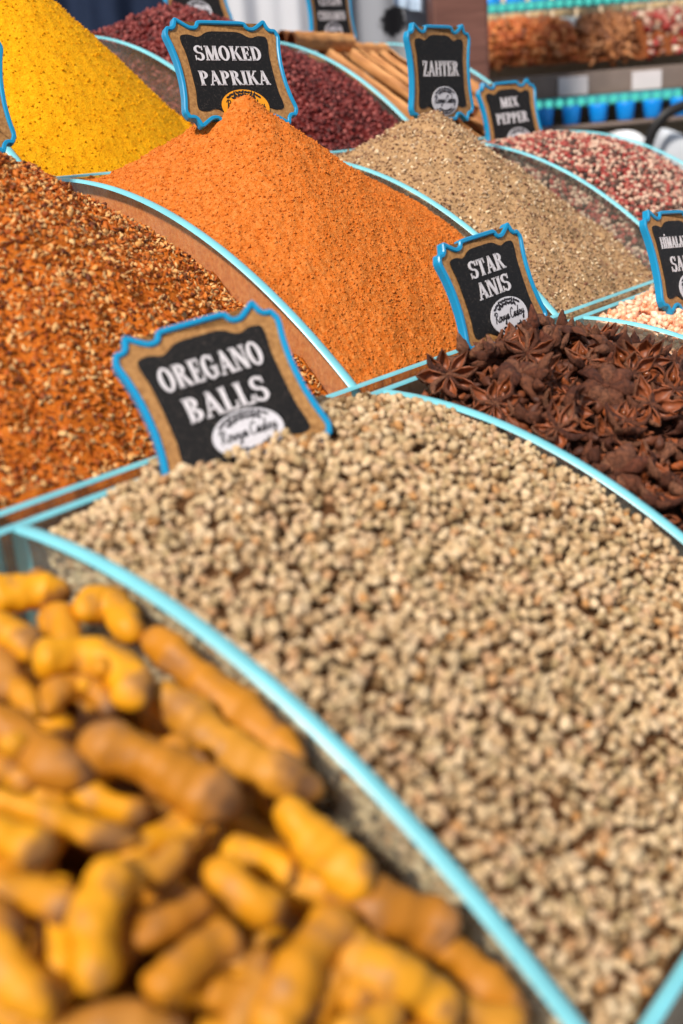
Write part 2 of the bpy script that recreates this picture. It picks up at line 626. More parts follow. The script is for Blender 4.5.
def strew(hp, protos, spacing, rng, size, lift=0.0, flat=1.0, layers=1, keep=None):
    """positions, rotations and sizes of pieces lying on a heap"""
    X, Y, Zz = [], [], []
    for l in range(layers):
        x, y = hp.spots(spacing, rng, m=size[1] * 1.2)
        X.append(x); Y.append(y); Zz.append(hp.z(x, y) + lift - l * spacing * 0.55)
    x, y, z = np.concatenate(X), np.concatenate(Y), np.concatenate(Zz)
    n = len(x)
    R = rand_rot(n, rng, flat, hp.normal(x, y) if flat < 1 else None)
    P = np.stack([x, y, z + rng.uniform(-.15, .25, n) * spacing], 1); s = rng.uniform(size[0], size[1], n); i = rng.integers(0, len(protos), n)
    P[~clear_of_signs(P, size[1] * .7), 2] -= .03            # what would lie inside a plaque lies buried instead
    return P, R, s, i


def against_wall(hp, protos, n, rng, size, deep=.07, bias=1.0):
    """pieces pressed against the bin's left sheet, under the surface"""
    y = rng.uniform(hp.ya + .006, hp.yc - .005, n); x = np.full(n, hp.xa + size[1] * 1.4)
    z = hp.z(x, y) - rng.random(n) ** bias * deep
    return np.stack([x, y, z], 1), rand_rot(n, rng), rng.uniform(size[0], size[1], n), rng.integers(0, len(protos), n)


# --- smoked paprika powder
PAP = Heap('B', W, (1.39 * W, 0.219), 0.080, n=3, q=1.38, drop=(0.001, 0.006), back=0.0, front=0.004, tip=0.045, rough=0.0036, rs=80, seed=3, gain=.62)
pap_m = powder_mat('smoked_paprika_powder', [(0.32, lin(170, 78, 14)), (0.47, lin(208, 110, 38)), (0.64, lin(224, 142, 74))], 800, 220, 1.0, 0.0022, None)
crumbs = [lump(2, (1, .85, .7), .22, 60 + k) for k in range(4)]
rg = np.random.default_rng(5)
P_, R_, s_, i_ = strew(PAP, crumbs, 0.0030, rg, (0.0006, 0.0016), -0.0006)
heap_mass('paprika_heap', PAP, [(0, scatter(crumbs, R_, P_, s_, i_))], [pap_m], 'peaked heap of orange smoked paprika powder', 'spice', 380, 400)

# --- turmeric powder
TUR = Heap('C', W, (1.42 * W, 0.585), 0.104, n=2.2, drop=(0.004, 0.045), back=0.0, front=0.002, tip=0.05, rough=0.0022, rs=80, seed=9)
tur_m = powder_mat('turmeric_powder', [(0.30, lin(206, 124, 4)), (0.48, lin(240, 166, 10)), (0.66, lin(248, 188, 30))], 600, 150, 0.9, 0.0026, (330, 0.66, lin(196, 112, 6)))
P_, R_, s_, i_ = strew(TUR, crumbs, 0.006, rg, (0.0006, 0.0016), -0.0003)
heap_mass('turmeric_powder_heap', TUR, [(0, scatter(crumbs, R_, P_, s_, i_))], [tur_m], 'tall heap of bright yellow turmeric powder', 'spice', 200, 200)

# --- chilli flakes
CHI = Heap('B', 0.0, (0.14, 0.262), 0.062, n=2.0, drop=(0.004, 0.022), back=0.0, front=0.004, tip=0.08, rough=0.009, rs=50, seed=15)
chi_base = powder_mat('chilli_powder_base', [(0.3, lin(122, 54, 12)), (0.5, lin(190, 98, 28)), (0.7, lin(216, 134, 54))], 700, 160, 0.8, 0.002)
chi_m = pieces_mat('chilli_flake_pieces', [(0.0, lin(116, 50, 16)), (0.15, lin(182, 88, 24)), (0.36, lin(214, 124, 44)), (0.50, lin(196, 98, 28)), (0.60, lin(226, 160, 88)), (0.84, lin(232, 188, 128)), (0.93, lin(104, 50, 24))], 0.6, 0.3, 500, 0.4)
fl = [flake(100 + k, (1.1, .7, .6)) for k in range(14)]
P_, R_, s_, i_ = strew(CHI, fl, 0.0034, rg, (0.0015, 0.0037), 0.0009, 1.0, 2)
heap_mass('chilli_flake_heap', CHI, [(1, scatter([(v, f) for v, f in fl], R_, P_, s_, i_))], [chi_base, chi_m], 'large heap of coarse orange and tan chilli flakes', 'spice', 140, 140)

# --- zahter herb mix
ZAH = Heap('B', 2 * W, (2.36 * W, 0.226), 0.062, n=1.7, inset=.004, q=1.25, drop=(0.006, 0.034), back=0.0, front=0.006, tip=0.07, rough=0.007, rs=60, seed=23)
zah_base = powder_mat('zahter_base', [(0.3, lin(118, 88, 60)), (0.5, lin(174, 138, 100)), (0.68, lin(204, 168, 128))], 900, 170, 0.8, 0.0018)
zah_m = pieces_mat('zahter_pieces', [(0.0, lin(96, 66, 46)), (0.14, lin(166, 130, 96)), (0.5, lin(190, 154, 118)), (0.68, lin(128, 92, 68)), (0.84, lin(236, 212, 176)), (0.96, lin(112, 66, 48))], 0.7, 0.25, 600, 0.3)
gr = [lump(2, (1.2, .7, .55), .15, 160 + k) for k in range(4)] + [flake(180 + k, (1, .7, .7)) for k in range(4)]
P_, R_, s_, i_ = strew(ZAH, gr, 0.0038, rg, (0.0008, 0.0024), 0.0005, 1.0, 2)
heap_mass('zahter_heap', ZAH, [(1, scatter(gr, R_, P_, s_, i_)), (1, scatter(gr, *[against_wall(ZAH, gr, 5000, rg, (0.0009, 0.0020))[q] for q in (1, 0, 2, 3)]))], [zah_base, zah_m], 'peaked heap of tan herb and sesame mix under the ZAHTER plaque', 'spice', 140, 140)

# --- sumac
SUM = Heap('C', 2 * W, (2.5 * W, 0.655), 0.042, inset=.006, n=1.6, drop=(0.004, 0.008), back=0.0, front=0.004, tip=0.05, rough=0.006, rs=50, seed=33)
sum_base = powder_mat('sumac_base', [(0.3, lin(54, 14, 14)), (0.55, lin(96, 30, 28)), (0.7, lin(120, 44, 40))], 500, 120, 0.8, 0.002)
sum_m = pieces_mat('sumac_pieces', [(0.0, lin(66, 18, 18)), (0.4, lin(104, 32, 30)), (0.75, lin(132, 52, 48)), (1.0, lin(160, 84, 78))], 0.55, 0.35, 400, 0.4)
P_, R_, s_, i_ = strew(SUM, crumbs, 0.0062, rg, (0.0022, 0.0042), 0.0006, 1.0, 2)
heap_mass('sumac_heap', SUM, [(1, scatter(crumbs, R_, P_, s_, i_)), (1, scatter(crumbs, *[against_wall(SUM, crumbs, 1500, rg, (0.0022, 0.0042))[q] for q in (1, 0, 2, 3)]))], [sum_base, sum_m], 'dark red heap of coarse ground sumac behind the paprika', 'spice', 80, 80)

# ================================================================== countable little things: the nearest as things, the rest one mass
def many(hp, protos, mat, base_mat, spacing, rng, size, flat, layers, name, mass_name, label, mass_label, cat, group, n_ind=300, nx=60, depth=0.004, lift=0.0, hi=None, hide=None, wall=1800):
    P, R, s, idx = strew(hp, protos, spacing, rng, size, lift, flat, layers)
    first = np.arange(len(P)) < len(P) // layers            # only the top layer shows
    vis, dist = in_view(P, -6)
    if hide is not None:
        vis &= ~hide(P)
    order = np.argsort(np.where(vis & first, dist / s, 1e9))
    pick = order[:n_ind]; pick = pick[(vis & first)[pick]]
    rest = np.setdiff1d(np.arange(len(P)), pick)
    P2, R2, s2, i2 = against_wall(hp, protos, wall, rng, size)
    heap_mass(mass_name, hp, [(1, scatter(protos, R[rest], P[rest], s[rest], idx[rest])), (1, scatter(protos, R2, P2, s2, i2))], [base_mat, mat], mass_label, cat, nx, nx, depth)
    meshes = [mesh_from(name, v, [f], mat) for v, f in (hi or protos)]
    for k in pick:
        o = link(name, meshes[idx[k]])
        m = Matrix(R[k].tolist()).to_4x4() @ Matrix.Scale(float(s[k]), 4)
        m.translation = Vector((P[k][0], P[k][1], P[k][2] + Z0))
        o.matrix_world = m
        tag(o, label, cat, group)
    return P[pick]


# --- oregano balls
ORE = Heap('A', 0.0, None, inset=.009, drop=(0.006, 0.004), back=0.002, front=0.006, bulge=0.0265, bpow=0.8, rough=0.007, rs=60, seed=41, bt=0.42)
def pod(sub, seed):
    r = np.random.default_rng(seed)
    return lump(sub, (1.0, r.uniform(.66, .9), r.uniform(.60, .82)), .13, seed, 1.5, r.uniform(.0, .15))
ore_lo = [pod(2, 200 + k) for k in range(10)]
ore_hi = [pod(3, 200 + k) for k in range(10)]
ore_m = pieces_mat('oregano_ball', [(0.0, lin(116, 88, 56)), (0.15, lin(190, 156, 116)), (0.42, lin(220, 190, 150)), (0.56, lin(172, 146, 106)), (0.72, lin(228, 201, 164)), (0.92, lin(190, 151, 116)), (0.994, lin(196, 142, 86)), (1.0, lin(96, 70, 44))], 0.75, 0.2, 330, 0.45, (0.42, 0.38, 0.34, 1), 0.5, 0.001)
ore_base = plain('oregano_dust', (84, 56, 34), 0.95, 0.1, 0.35, 200)
rg = np.random.default_rng(21)
many(ORE, ore_lo, ore_m, ore_base, 0.0057, rg, (0.0021, 0.0035), 1.0, 2, 'oregano_ball', 'oregano_ball_heap',
     'pale beige dried oregano ball lying on the big heap of oregano balls', 'broad heap of pale beige dried oregano balls filling the large front bin', 'oregano ball', 'oregano balls at the front of the heap', hi=ore_hi, depth=0.005, nx=70)

# --- mixed peppercorns
MIX = Heap('B', 3 * W, (3.5 * W, 0.20), 0.020, inset=.008, n=1.8, drop=(0.005, 0.006), back=0.002, front=0.006, tip=0.1, rough=0.003, rs=40, seed=51)
pep = [lump(2, (1, .97, .94), .05, 300 + k, 2.2) for k in range(5)]
pep_m = pieces_mat('mixed_peppercorn', [(0.0, lin(156, 46, 44)), (0.16, lin(176, 80, 70)), (0.22, lin(204, 164, 142)), (0.52, lin(220, 186, 164)), (0.56, lin(60, 42, 38)), (0.78, lin(96, 68, 56)), (0.84, lin(176, 104, 88)), (1.0, lin(140, 48, 46))], 0.55, 0.35, 500, 0.35)
pep_base = plain('pepper_dust', (70, 40, 34), 0.95, 0.1, 0.3, 200)
many(MIX, pep, pep_m, pep_base, 0.0062, rg, (0.0024, 0.0036), 1.0, 2, 'peppercorn', 'peppercorn_heap',
     'small red, white or black peppercorn on the mixed pepper heap', 'heap of mixed red, white and black peppercorns', 'peppercorn', 'peppercorns on the mixed pepper heap', depth=0.004,
     hide=lambda P: ((P[:, 0] < 0.93) | (P[:, 0] > 1.19)) | (P[:, 1] < 0.05))

# --- pink salt crystals
HIM = Heap('A', 2 * W, None, inset=.008, drop=(0.004, 0.004), back=0.003, front=0.010, bulge=0.010, rough=0.003, rs=40, seed=61)
sal = [crystal(400 + k, (1, .8, .7)) for k in range(8)]
m_, nt_, out_ = new_mat('pink_salt')
b_ = principled(nt_, out_, 0.35, 0.5)
nt_.links.new(ramp(nt_, piece_random(nt_), [(0.0, lin(232, 160, 120)), (0.35, lin(242, 194, 160)), (0.7, lin(248, 216, 192)), (1.0, lin(226, 138, 94))]), b_.inputs['Base Color'])
b_.inputs['Subsurface Weight'].default_value = 0.25
b_.inputs['Subsurface Radius'].default_value = (0.004, 0.002, 0.001)
sal_m = m_
sal_base = plain('salt_fines', (232, 178, 146), 0.8, 0.3, 0.15, 200)
many(HIM, sal, sal_m, sal_base, 0.0078, rg, (0.0030, 0.0056), 1.0, 2, 'salt_crystal', 'salt_crystal_heap',
     'pale pink salt crystal on the heap beside the star anise', 'heap of pale pink salt crystals beside the star anise', 'salt crystal', 'pink salt crystals beside the star anise', depth=0.004,
     hide=lambda P: (P[:, 1] < -0.12))

# ================================================================== star anise
def carpel(seed, L=0.021, opening=0.25):
    """one boat-shaped pod of a star, lying along +x, slit upward, beak at the tip"""
    r = np.random.default_rng(seed)
    ns = 11; wmax = 0.0041 * r.uniform(.9, 1.15); dmax = 0.0080 * r.uniform(.85, 1.1)
    s = np.linspace(0, 1, ns)
    wid = wmax * (np.sin(np.pi * np.clip(s * .93 + .05, 0, 1)) ** .75) * (0.75 + .35 * np.sin(np.pi * s))
    dep = dmax * (np.sin(np.pi * np.clip(s * .88 + .09, 0, 1)) ** .7)
    bend = r.uniform(-.06, .06)
    V = []; nr = 9
    for k in range(ns):
        op = opening * math.sin(math.pi * min(1, max(0, (s[k] - .12) / .85))) if s[k] > .12 else 0
        a0 = math.pi * (0.5 - 0.42 * op - .02)
        zc = 0.0011 + 0.0035 * s[k] ** 3 - .0012 * math.sin(math.pi * s[k])   # rising beak
        y0 = bend * L * s[k] ** 2
        ang = np.linspace(math.pi - a0 + 0, 2 * math.pi + a0, nr)
        for q in (1.0, 0.74):
            aa = ang if q == 1.0 else ang[::-1]
            for a in aa:
                wr = 1 + .10 * math.sin(7 * a + 2.3 * k + seed) + .06 * math.sin(13 * a - 1.7 * k)
                y = math.cos(a) * wid[k] * q * wr
                z = (math.sin(a) * dep[k] * .5 * q * wr) - dep[k] * .35 + zc + dep[k] * .25
                V.append((0.0012 + s[k] * L, y + y0, z))
    m = 2 * nr
    F = []
    for k in range(ns - 1):
        for j in range(m):
            jj = (j + 1) % m
            F.append([k * m + j, k * m + jj, (k + 1) * m + jj, (k + 1) * m + j])
    V = np.array(V); F.append(list(range(m - 1, -1, -1))); F.append(list(range((ns - 1) * m, ns * m)))
    inner = []
    for k in range(ns - 1):
        for j in range(m):
            inner.append(1 if j >= nr - 1 and j < m - 0 else 0)
    inner += [0, 0]
    return V, F, inner


m_, nt_, out_ = new_mat('star_anise_husk')
b_ = principled(nt_, out_, 0.62, 0.35)
oi_ = nt_.nodes.new('ShaderNodeObjectInfo')
basec = ramp(nt_, oi_.outputs['Random'], [(0.0, lin(72, 36, 24)), (0.4, lin(104, 60, 40)), (0.75, lin(126, 84, 62)), (1.0, lin(92, 44, 26))])
f_ = noise(nt_, 420, 5, 0.7)
nt_.links.new(mix_col(nt_, 0.75, basec, mix_col(nt_, 1.0, basec, ramp(nt_, f_, [(0.36, (0.25, 0.2, 0.18, 1)), (0.62, (1.5, 1.4, 1.3, 1))]), 'MULTIPLY')), b_.inputs['Base Color'])
bump(nt_, b_, f_, 0.9, 0.003)
HUSK = m_
HUSK_IN = plain('star_anise_inside', (134, 70, 38), 0.5, 0.4, 0.3, 300)
SEED = plain('star_anise_seed', (120, 62, 30), 0.18, 0.6, 0.15, 300)

carpels = []
for k in range(7):
    V, F, inn = carpel(500 + k, 0.0195, [0.45, 0.75, 0.6, 0.9, 0.3, 1.05, 0.7][k])
    carpels.append(mesh_from('carpel', V, F, [HUSK, HUSK_IN], inn))
sv, sf = ico(2)
seed_me = mesh_from('seed', sv * np.array([.0034, .0015, .0024]), [sf], SEED)
cv, cf = lump(2, (.0024, .0024, .0030), .12, 77)
core_me = mesh_from('core', cv, [cf], HUSK)

STA = Heap('A', W, None, inset=.006, drop=(0.010, 0.052), back=0.010, front=0.010, bulge=0.040, bpow=0.75, rough=0.004, rs=25, seed=71, bt=0.5)


def star(loc, Rm, n, size, rng, label, group):
    o = bpy.data.objects.new('star_anise', None); COL.objects.link(o)
    o.empty_display_size = .01
    m = Matrix(Rm.tolist()).to_4x4() @ Matrix.Scale(size, 4)
    m.translation = Vector((loc[0], loc[1], loc[2] + Z0))
    o.matrix_world = m
    tag(o, label, 'star anise', group)
    link('core', core_me, parent=o)
    gap = rng.integers(0, n) if rng.random() < .18 else -1
    for k in range(n):
        if k == gap: continue
        c = int(rng.integers(0, 7))
        p = link('carpel', carpels[c], parent=o, rot=(rng.uniform(-.35, .35), rng.uniform(-.32, .10), 2 * math.pi * k / n + rng.uniform(-.12, .12)))
        sc = rng.uniform(.72, 1.12); p.scale = (sc, rng.uniform(.9, 1.25), rng.uniform(.9, 1.2))
        if c in (1, 3, 5) and rng.random() < .45:
            link('seed', seed_me, (0.012, 0, 0.0008), p)
    return o


rg = np.random.default_rng(31)
x, y = STA.spots(0.0300, rg, 0.25)
z = STA.z(x, y)
nrm = STA.normal(x, y)
Rr_ = rand_rot(len(x), rg, 0.55, nrm)
flip = rg.random(len(x)) < 0.22
vis, dist = in_view(np.stack([x, y, z], 1), -90)
cnt = 0
for k in range(len(x)):
    if not vis[k]: continue
    # leave the corner where the tilted star sits and the plaque's foot free
    if math.hypot(x[k] - .330, y[k] + .034) < .026: continue
    R = Rr_[k].copy()
    if flip[k]: R = R @ np.diag([1, -1, -1])
    star((x[k], y[k], z[k] + rg.uniform(-.001, .005)), R, 8, rg.uniform(.90, 1.18), rg, 'reddish brown eight-pointed star anise lying in the dark heap', 'star anise pods in the dark heap')
# a second, deeper layer closes the gaps
x, y = STA.spots(0.040, rg, 0.25)
vis, dist = in_view(np.stack([x, y, STA.z(x, y)], 1), -10)
Rr_ = rand_rot(len(x), rg, 0.7, STA.normal(x, y))
for k in range(len(x)):
    if vis[k]:
        star((x[k], y[k], STA.z(x[k:k+1], y[k:k+1])[0] - .010), Rr_[k], 8, rg.uniform(.85, 1.05), rg, 'reddish brown eight-pointed star anise lying in the dark heap', 'star anise pods in the dark heap')
# the one leaning on the divider by the rail
n_ = np.array([-0.50, -0.62, 0.60]); n_ /= np.linalg.norm(n_)
t_ = np.cross([0, 0, 1.0], n_); t_ /= np.linalg.norm(t_)
star((.3300, -.034, .0080), np.stack([t_, np.cross(n_, t_), n_], 1), 8, 1.10, rg, 'dark star anise tilted upright at the corner where the cyan rail meets the divider', None)
# broken pods between and under them
bv = [carpel(500 + k, 0.017, .4) for k in range(4)]
protos = []
for V, F, inn in bv:
    T = []
    for f in F:
        for j in range(1, len(f) - 1): T.append([f[0], f[j], f[j + 1]])
    protos.append((V / 0.01 - np.array([1.0, 0, 0]), np.array(T)))
P_, R_, s_, i_ = strew(STA, protos, 0.0125, rg, (0.006, 0.0105), -0.006, 1.0, 2)
husk_m = pieces_mat('broken_husks', [(0.0, lin(70, 38, 28)), (0.5, lin(104, 58, 38)), (0.85, lin(140, 74, 40)), (1.0, lin(160, 82, 40))], 0.6, 0.3, 260, 0.6)
heap_mass('broken_star_anise', STA, [(1, scatter(protos, R_, P_, s_, i_))], [plain('star_anise_dust', (48, 26, 18), .95, .1, .4, 120), husk_m],
          'broken reddish brown star anise pieces filling the bin under the whole pods', 'star anise', 50, 50, 0.013)

# ================================================================== turmeric roots
TRH = Heap('A', -W, None, drop=(0.010, 0.010), back=0.0, front=0.0, bulge=0.0, rough=0.0, seed=81)
m_, nt_, out_ = new_mat('turmeric_root_skin')
b_ = principled(nt_, out_, 0.55, 0.35)
oi_ = nt_.nodes.new('ShaderNodeObjectInfo')
basec = ramp(nt_, oi_.outputs['Random'], [(0.0, lin(158, 98, 22)), (0.35, lin(190, 122, 20)), (0.7, lin(222, 152, 8)), (1.0, lin(170, 112, 40))])
f_ = noise(nt_, 55, 5, 0.6)
c_ = mix_col(nt_, ramp(nt_, f_, [(0.48, (0, 0, 0, 1)), (0.62, (0.8, 0.8, 0.8, 1))]), basec, lin(150, 104, 62))
f2_ = noise(nt_, 22, 3, 0.6)
c_ = mix_col(nt_, ramp(nt_, f2_, [(0.57, (0, 0, 0, 1)), (0.66, (0.9, 0.9, 0.9, 1))]), c_, lin(92, 62, 40))
nt_.links.new(c_, b_.inputs['Base Color'])
bump(nt_, b_, noise(nt_, 120, 4), 0.4, 0.002)
ROOT = m_


def catmull(P, n):
    P = [np.array(p, float) for p in P]
    if len(P) == 2: P = [P[0], (P[0] + P[1]) / 2, P[1]]
    Q = [2 * P[0] - P[1]] + P + [2 * P[-1] - P[-2]]
    out = []
    for i in range(1, len(Q) - 2):
        for t in np.linspace(0, 1, n, endpoint=False):
            a, b, c, d = Q[i - 1], Q[i], Q[i + 1], Q[i + 2]
            out.append(.5 * ((2 * b) + (-a + c) * t + (2 * a - 5 * b + 4 * c - d) * t * t + (-a + 3 * b - 3 * c + d) * t ** 3))
    out.append(P[-1])
    return np.array(out)


def rhizome(P, rad, rng, nr=20, taper=(.88, .76)):
    """a knobbly finger of root along the path P with ring nodes and rounded ends"""
    C = catmull(P, 14)
    seg = np.linalg.norm(np.diff(C, axis=0), axis=1); L = seg.sum(); s = np.concatenate([[0], np.cumsum(seg)]) / L
    m = max(26, int(L / .0014)); ss = np.linspace(0, 1, m)
    C = np.stack([np.interp(ss, s, C[:, i]) for i in range(3)], 1)
    T = np.gradient(C, axis=0); T /= np.linalg.norm(T, axis=1)[:, None]
    up = np.array([.13, .2, 1.0]); 
    N = up - (T @ up)[:, None] * T; N /= np.linalg.norm(N, axis=1)[:, None]; B = np.cross(T, N)
    e = rad * .95 / L
    cap = np.sqrt(np.clip(1 - np.clip(1 - ss / e, 0, 1) ** 2, 0, 1)) * np.sqrt(np.clip(1 - np.clip(1 - (1 - ss) / e, 0, 1) ** 2, 0, 1))
    cap = np.maximum(cap, 0.03)
    ph = rng.random(8) * 6.28
    per = rng.uniform(.0085, .012)
    ring = 1 + .065 * np.abs(np.sin(np.pi * ss * L / per + ph[0])) ** 4 - .03
    body = 1 + .08 * np.sin(2 * np.pi * ss * L / .045 + ph[1]) + .08 * np.sin(2 * np.pi * ss * L / .021 + ph[2])
    tap = 1 - (1 - taper[0]) * np.clip(1 - ss * 3, 0, 1) ** 1.5 - (1 - taper[1]) * np.clip(ss * 3 - 2, 0, 1) ** 1.5
    r = rad * cap * ring * body * tap
    a = np.linspace(0, 2 * np.pi, nr, endpoint=False)
    A, S_ = np.meshgrid(a, ss)
    rr = r[:, None] * (1 + .06 * np.sin(2 * A + ph[3] + 5 * S_) + .05 * np.sin(3 * A + ph[4] - 8 * S_) + .03 * np.sin(5 * A + ph[5] + 21 * S_))
    wob = .12 * rad * np.stack([np.sin(9 * ss + ph[6]), np.cos(7 * ss + ph[7]), np.zeros(m)], 1)
    V = (C + wob)[:, None, :] + rr[..., None] * (np.cos(A)[..., None] * N[:, None] + np.sin(A)[..., None] * B[:, None])
    V = V.reshape(-1, 3)
    i = np.arange(m - 1)[:, None] * nr + np.arange(nr)[None]; j = np.arange(m - 1)[:, None] * nr + (np.arange(nr)[None] + 1) % nr
    q = np.stack([i, j, j + nr, i + nr], 2).reshape(-1, 4)
    V = np.concatenate([V, [(C + wob)[0], (C + wob)[-1]]])
    k = np.arange(nr); k2 = (k + 1) % nr
    t0 = np.stack([np.full(nr, m * nr), k2, k], 1); t1 = np.stack([np.full(nr, m * nr + 1), (m - 1) * nr + k, (m - 1) * nr + k2], 1)
    return V, [q, np.concatenate([t0, t1])]


ROOTS = [
([[-0.0507,-0.0401,-0.0055],[-0.0312,-0.0483,-0.0084],[-0.0201,-0.0569,-0.0109],[-0.0121,-0.0592,-0.012]],0.0085),
([[-0.0265,-0.0768,-0.014],[-0.0116,-0.0771,-0.0156],[-0.0126,-0.0919,-0.019],[-0.0209,-0.1058,-0.0221]],0.0078),
([[-0.0647,-0.065,-0.008],[-0.0601,-0.0785,-0.0112],[-0.0582,-0.094,-0.0152]],0.0082),
([[-0.0689,-0.1052,-0.0106],[-0.0497,-0.1136,-0.0148],[-0.0457,-0.1301,-0.021],[-0.049,-0.1469,-0.0276]],0.0082),
([[-0.0783,-0.1099,-0.0183],[-0.0817,-0.1191,-0.0212],[-0.0843,-0.1258,-0.0233]],0.0045),
([[-0.0806,-0.1256,-0.0236],[-0.0669,-0.1173,-0.0216],[-0.0556,-0.1231,-0.0245],[-0.0594,-0.1388,-0.0301]],0.0054),
([[-0.0972,-0.1064,-0.0161],[-0.0922,-0.1393,-0.0281],[-0.0855,-0.1582,-0.0367]],0.0079),
([[-0.0784,-0.1463,-0.0248],[-0.0702,-0.1617,-0.0324],[-0.0615,-0.1781,-0.0415],[-0.0534,-0.1977,-0.0532]],0.0097),
([[-0.0096,-0.1048,-0.0229],[-0.0141,-0.1333,-0.0324],[-0.0104,-0.1651,-0.0467],[-0.0027,-0.1905,-0.0609]],0.0083),
([[-0.0362,-0.1328,-0.03],[-0.0335,-0.1555,-0.0398],[-0.0288,-0.1791,-0.052],[-0.0143,-0.2018,-0.0664]],0.0082),
([[-0.1168,-0.1451,-0.0292],[-0.1037,-0.1687,-0.0407],[-0.089,-0.1844,-0.0499]],0.0047),
([[-0.0381,-0.2007,-0.0565],[-0.037,-0.2232,-0.071],[-0.0339,-0.2398,-0.0831]],0.0087),
([[-0.1045,-0.1879,-0.044],[-0.1217,-0.2026,-0.0518],[-0.1362,-0.2145,-0.0591]],0.008),
([[-0.0986,-0.1918,-0.0534],[-0.0888,-0.1952,-0.056],[-0.0757,-0.192,-0.0551]],0.0057),
([[-0.0782,-0.2055,-0.056],[-0.0741,-0.2197,-0.0655],[-0.071,-0.2313,-0.0737]],0.0067),
([[-0.1145,-0.2077,-0.0623],[-0.0998,-0.2089,-0.0638],[-0.0834,-0.2102,-0.0655]],0.0058),
([[-0.1235,-0.2233,-0.0655],[-0.1051,-0.2244,-0.0666],[-0.0852,-0.2255,-0.0686]],0.0069),
([[-0.0902,-0.2347,-0.0819],[-0.0791,-0.2291,-0.0786]],0.0068),
([[-0.0762,-0.2429,-0.0819],[-0.0631,-0.2413,-0.0815],[-0.0463,-0.239,-0.0813]],0.0087),
([[-0.1046,-0.2288,-0.0768],[-0.0948,-0.2371,-0.0834],[-0.0762,-0.2508,-0.0949]],0.0064),
([[-0.1474,-0.1934,-0.0531],[-0.1475,-0.2104,-0.0633]],0.0073),
([[-0.1297,-0.1789,-0.0452],[-0.1209,-0.1914,-0.0524]],0.0063),
([[-0.1293,-0.1614,-0.0294],[-0.1221,-0.1712,-0.0344],[-0.1172,-0.1793,-0.0388]],0.0064),
([[-0.0525,-0.2051,-0.0718],[-0.0459,-0.2174,-0.0803]],0.0061),
([[-0.0269,-0.2428,-0.0932],[-0.0197,-0.2518,-0.1007],[-0.0135,-0.2617,-0.1094]],0.0109),
([[-0.0575,-0.2477,-0.0939],[-0.0406,-0.2484,-0.0959]],0.0076),
([[-0.0483,-0.2608,-0.0983],[-0.0389,-0.2796,-0.1152]],0.0095),
([[-0.0358,-0.2254,-0.0866],[-0.0246,-0.2372,-0.0961]],0.0081),
([[-0.0171,-0.2681,-0.1142],[-0.0066,-0.288,-0.1328]],0.0072),
([[-0.0655,-0.2497,-0.095],[-0.0591,-0.2577,-0.1016]],0.0067),
([[-0.0815,-0.2607,-0.0954],[-0.0552,-0.2672,-0.1028]],0.0052),
([[-0.0253,-0.28,-0.1237],[-0.0172,-0.2911,-0.1345]],0.0071),
([[-0.1305,-0.1639,-0.0445],[-0.119,-0.1685,-0.047]],0.0072),
([[-0.089,-0.1442,-0.0373],[-0.0832,-0.1631,-0.0463],[-0.0749,-0.1739,-0.0521]],0.0057),
([[-0.0826,-0.1819,-0.0559],[-0.0589,-0.1843,-0.059]],0.0061),
([[-0.128,-0.1909,-0.0588],[-0.1144,-0.1748,-0.0504]],0.0055),
([[-0.132,-0.2167,-0.0746],[-0.1129,-0.2295,-0.084]],0.0061),
([[-0.1002,-0.2397,-0.0919],[-0.0845,-0.252,-0.1022]],0.0063),
([[-0.0695,-0.0831,-0.0185],[-0.0756,-0.103,-0.0234]],0.0067),
([[-0.0316,-0.0716,-0.0193],[-0.0384,-0.087,-0.0221]],0.0073),
([[-0.1436,-0.176,-0.0434],[-0.1399,-0.1893,-0.0508]],0.0067),
([[-0.0547,-0.2733,-0.1151],[-0.036,-0.2845,-0.1267]],0.0074),
]
RLAB = {7: 'thick ochre turmeric root with a dark spot, largest in the middle of the pile', 6: 'bright yellow smooth turmeric root at the left edge of the pile', 3: 'curved ochre turmeric root arching over a smaller curled one', 1: 'bright yellow hooked turmeric root below the back rail', 8: 'long ochre turmeric root lying against the glass divider', 12: 'upright pale brown turmeric root pointing at the viewer', 11: 'bright yellow turmeric root near the divider, tapering downward', 5: 'small turmeric root curled into a ring', 13: 'short bright yellow knobby turmeric root above the two parallel ones'}
rg = np.random.default_rng(91)
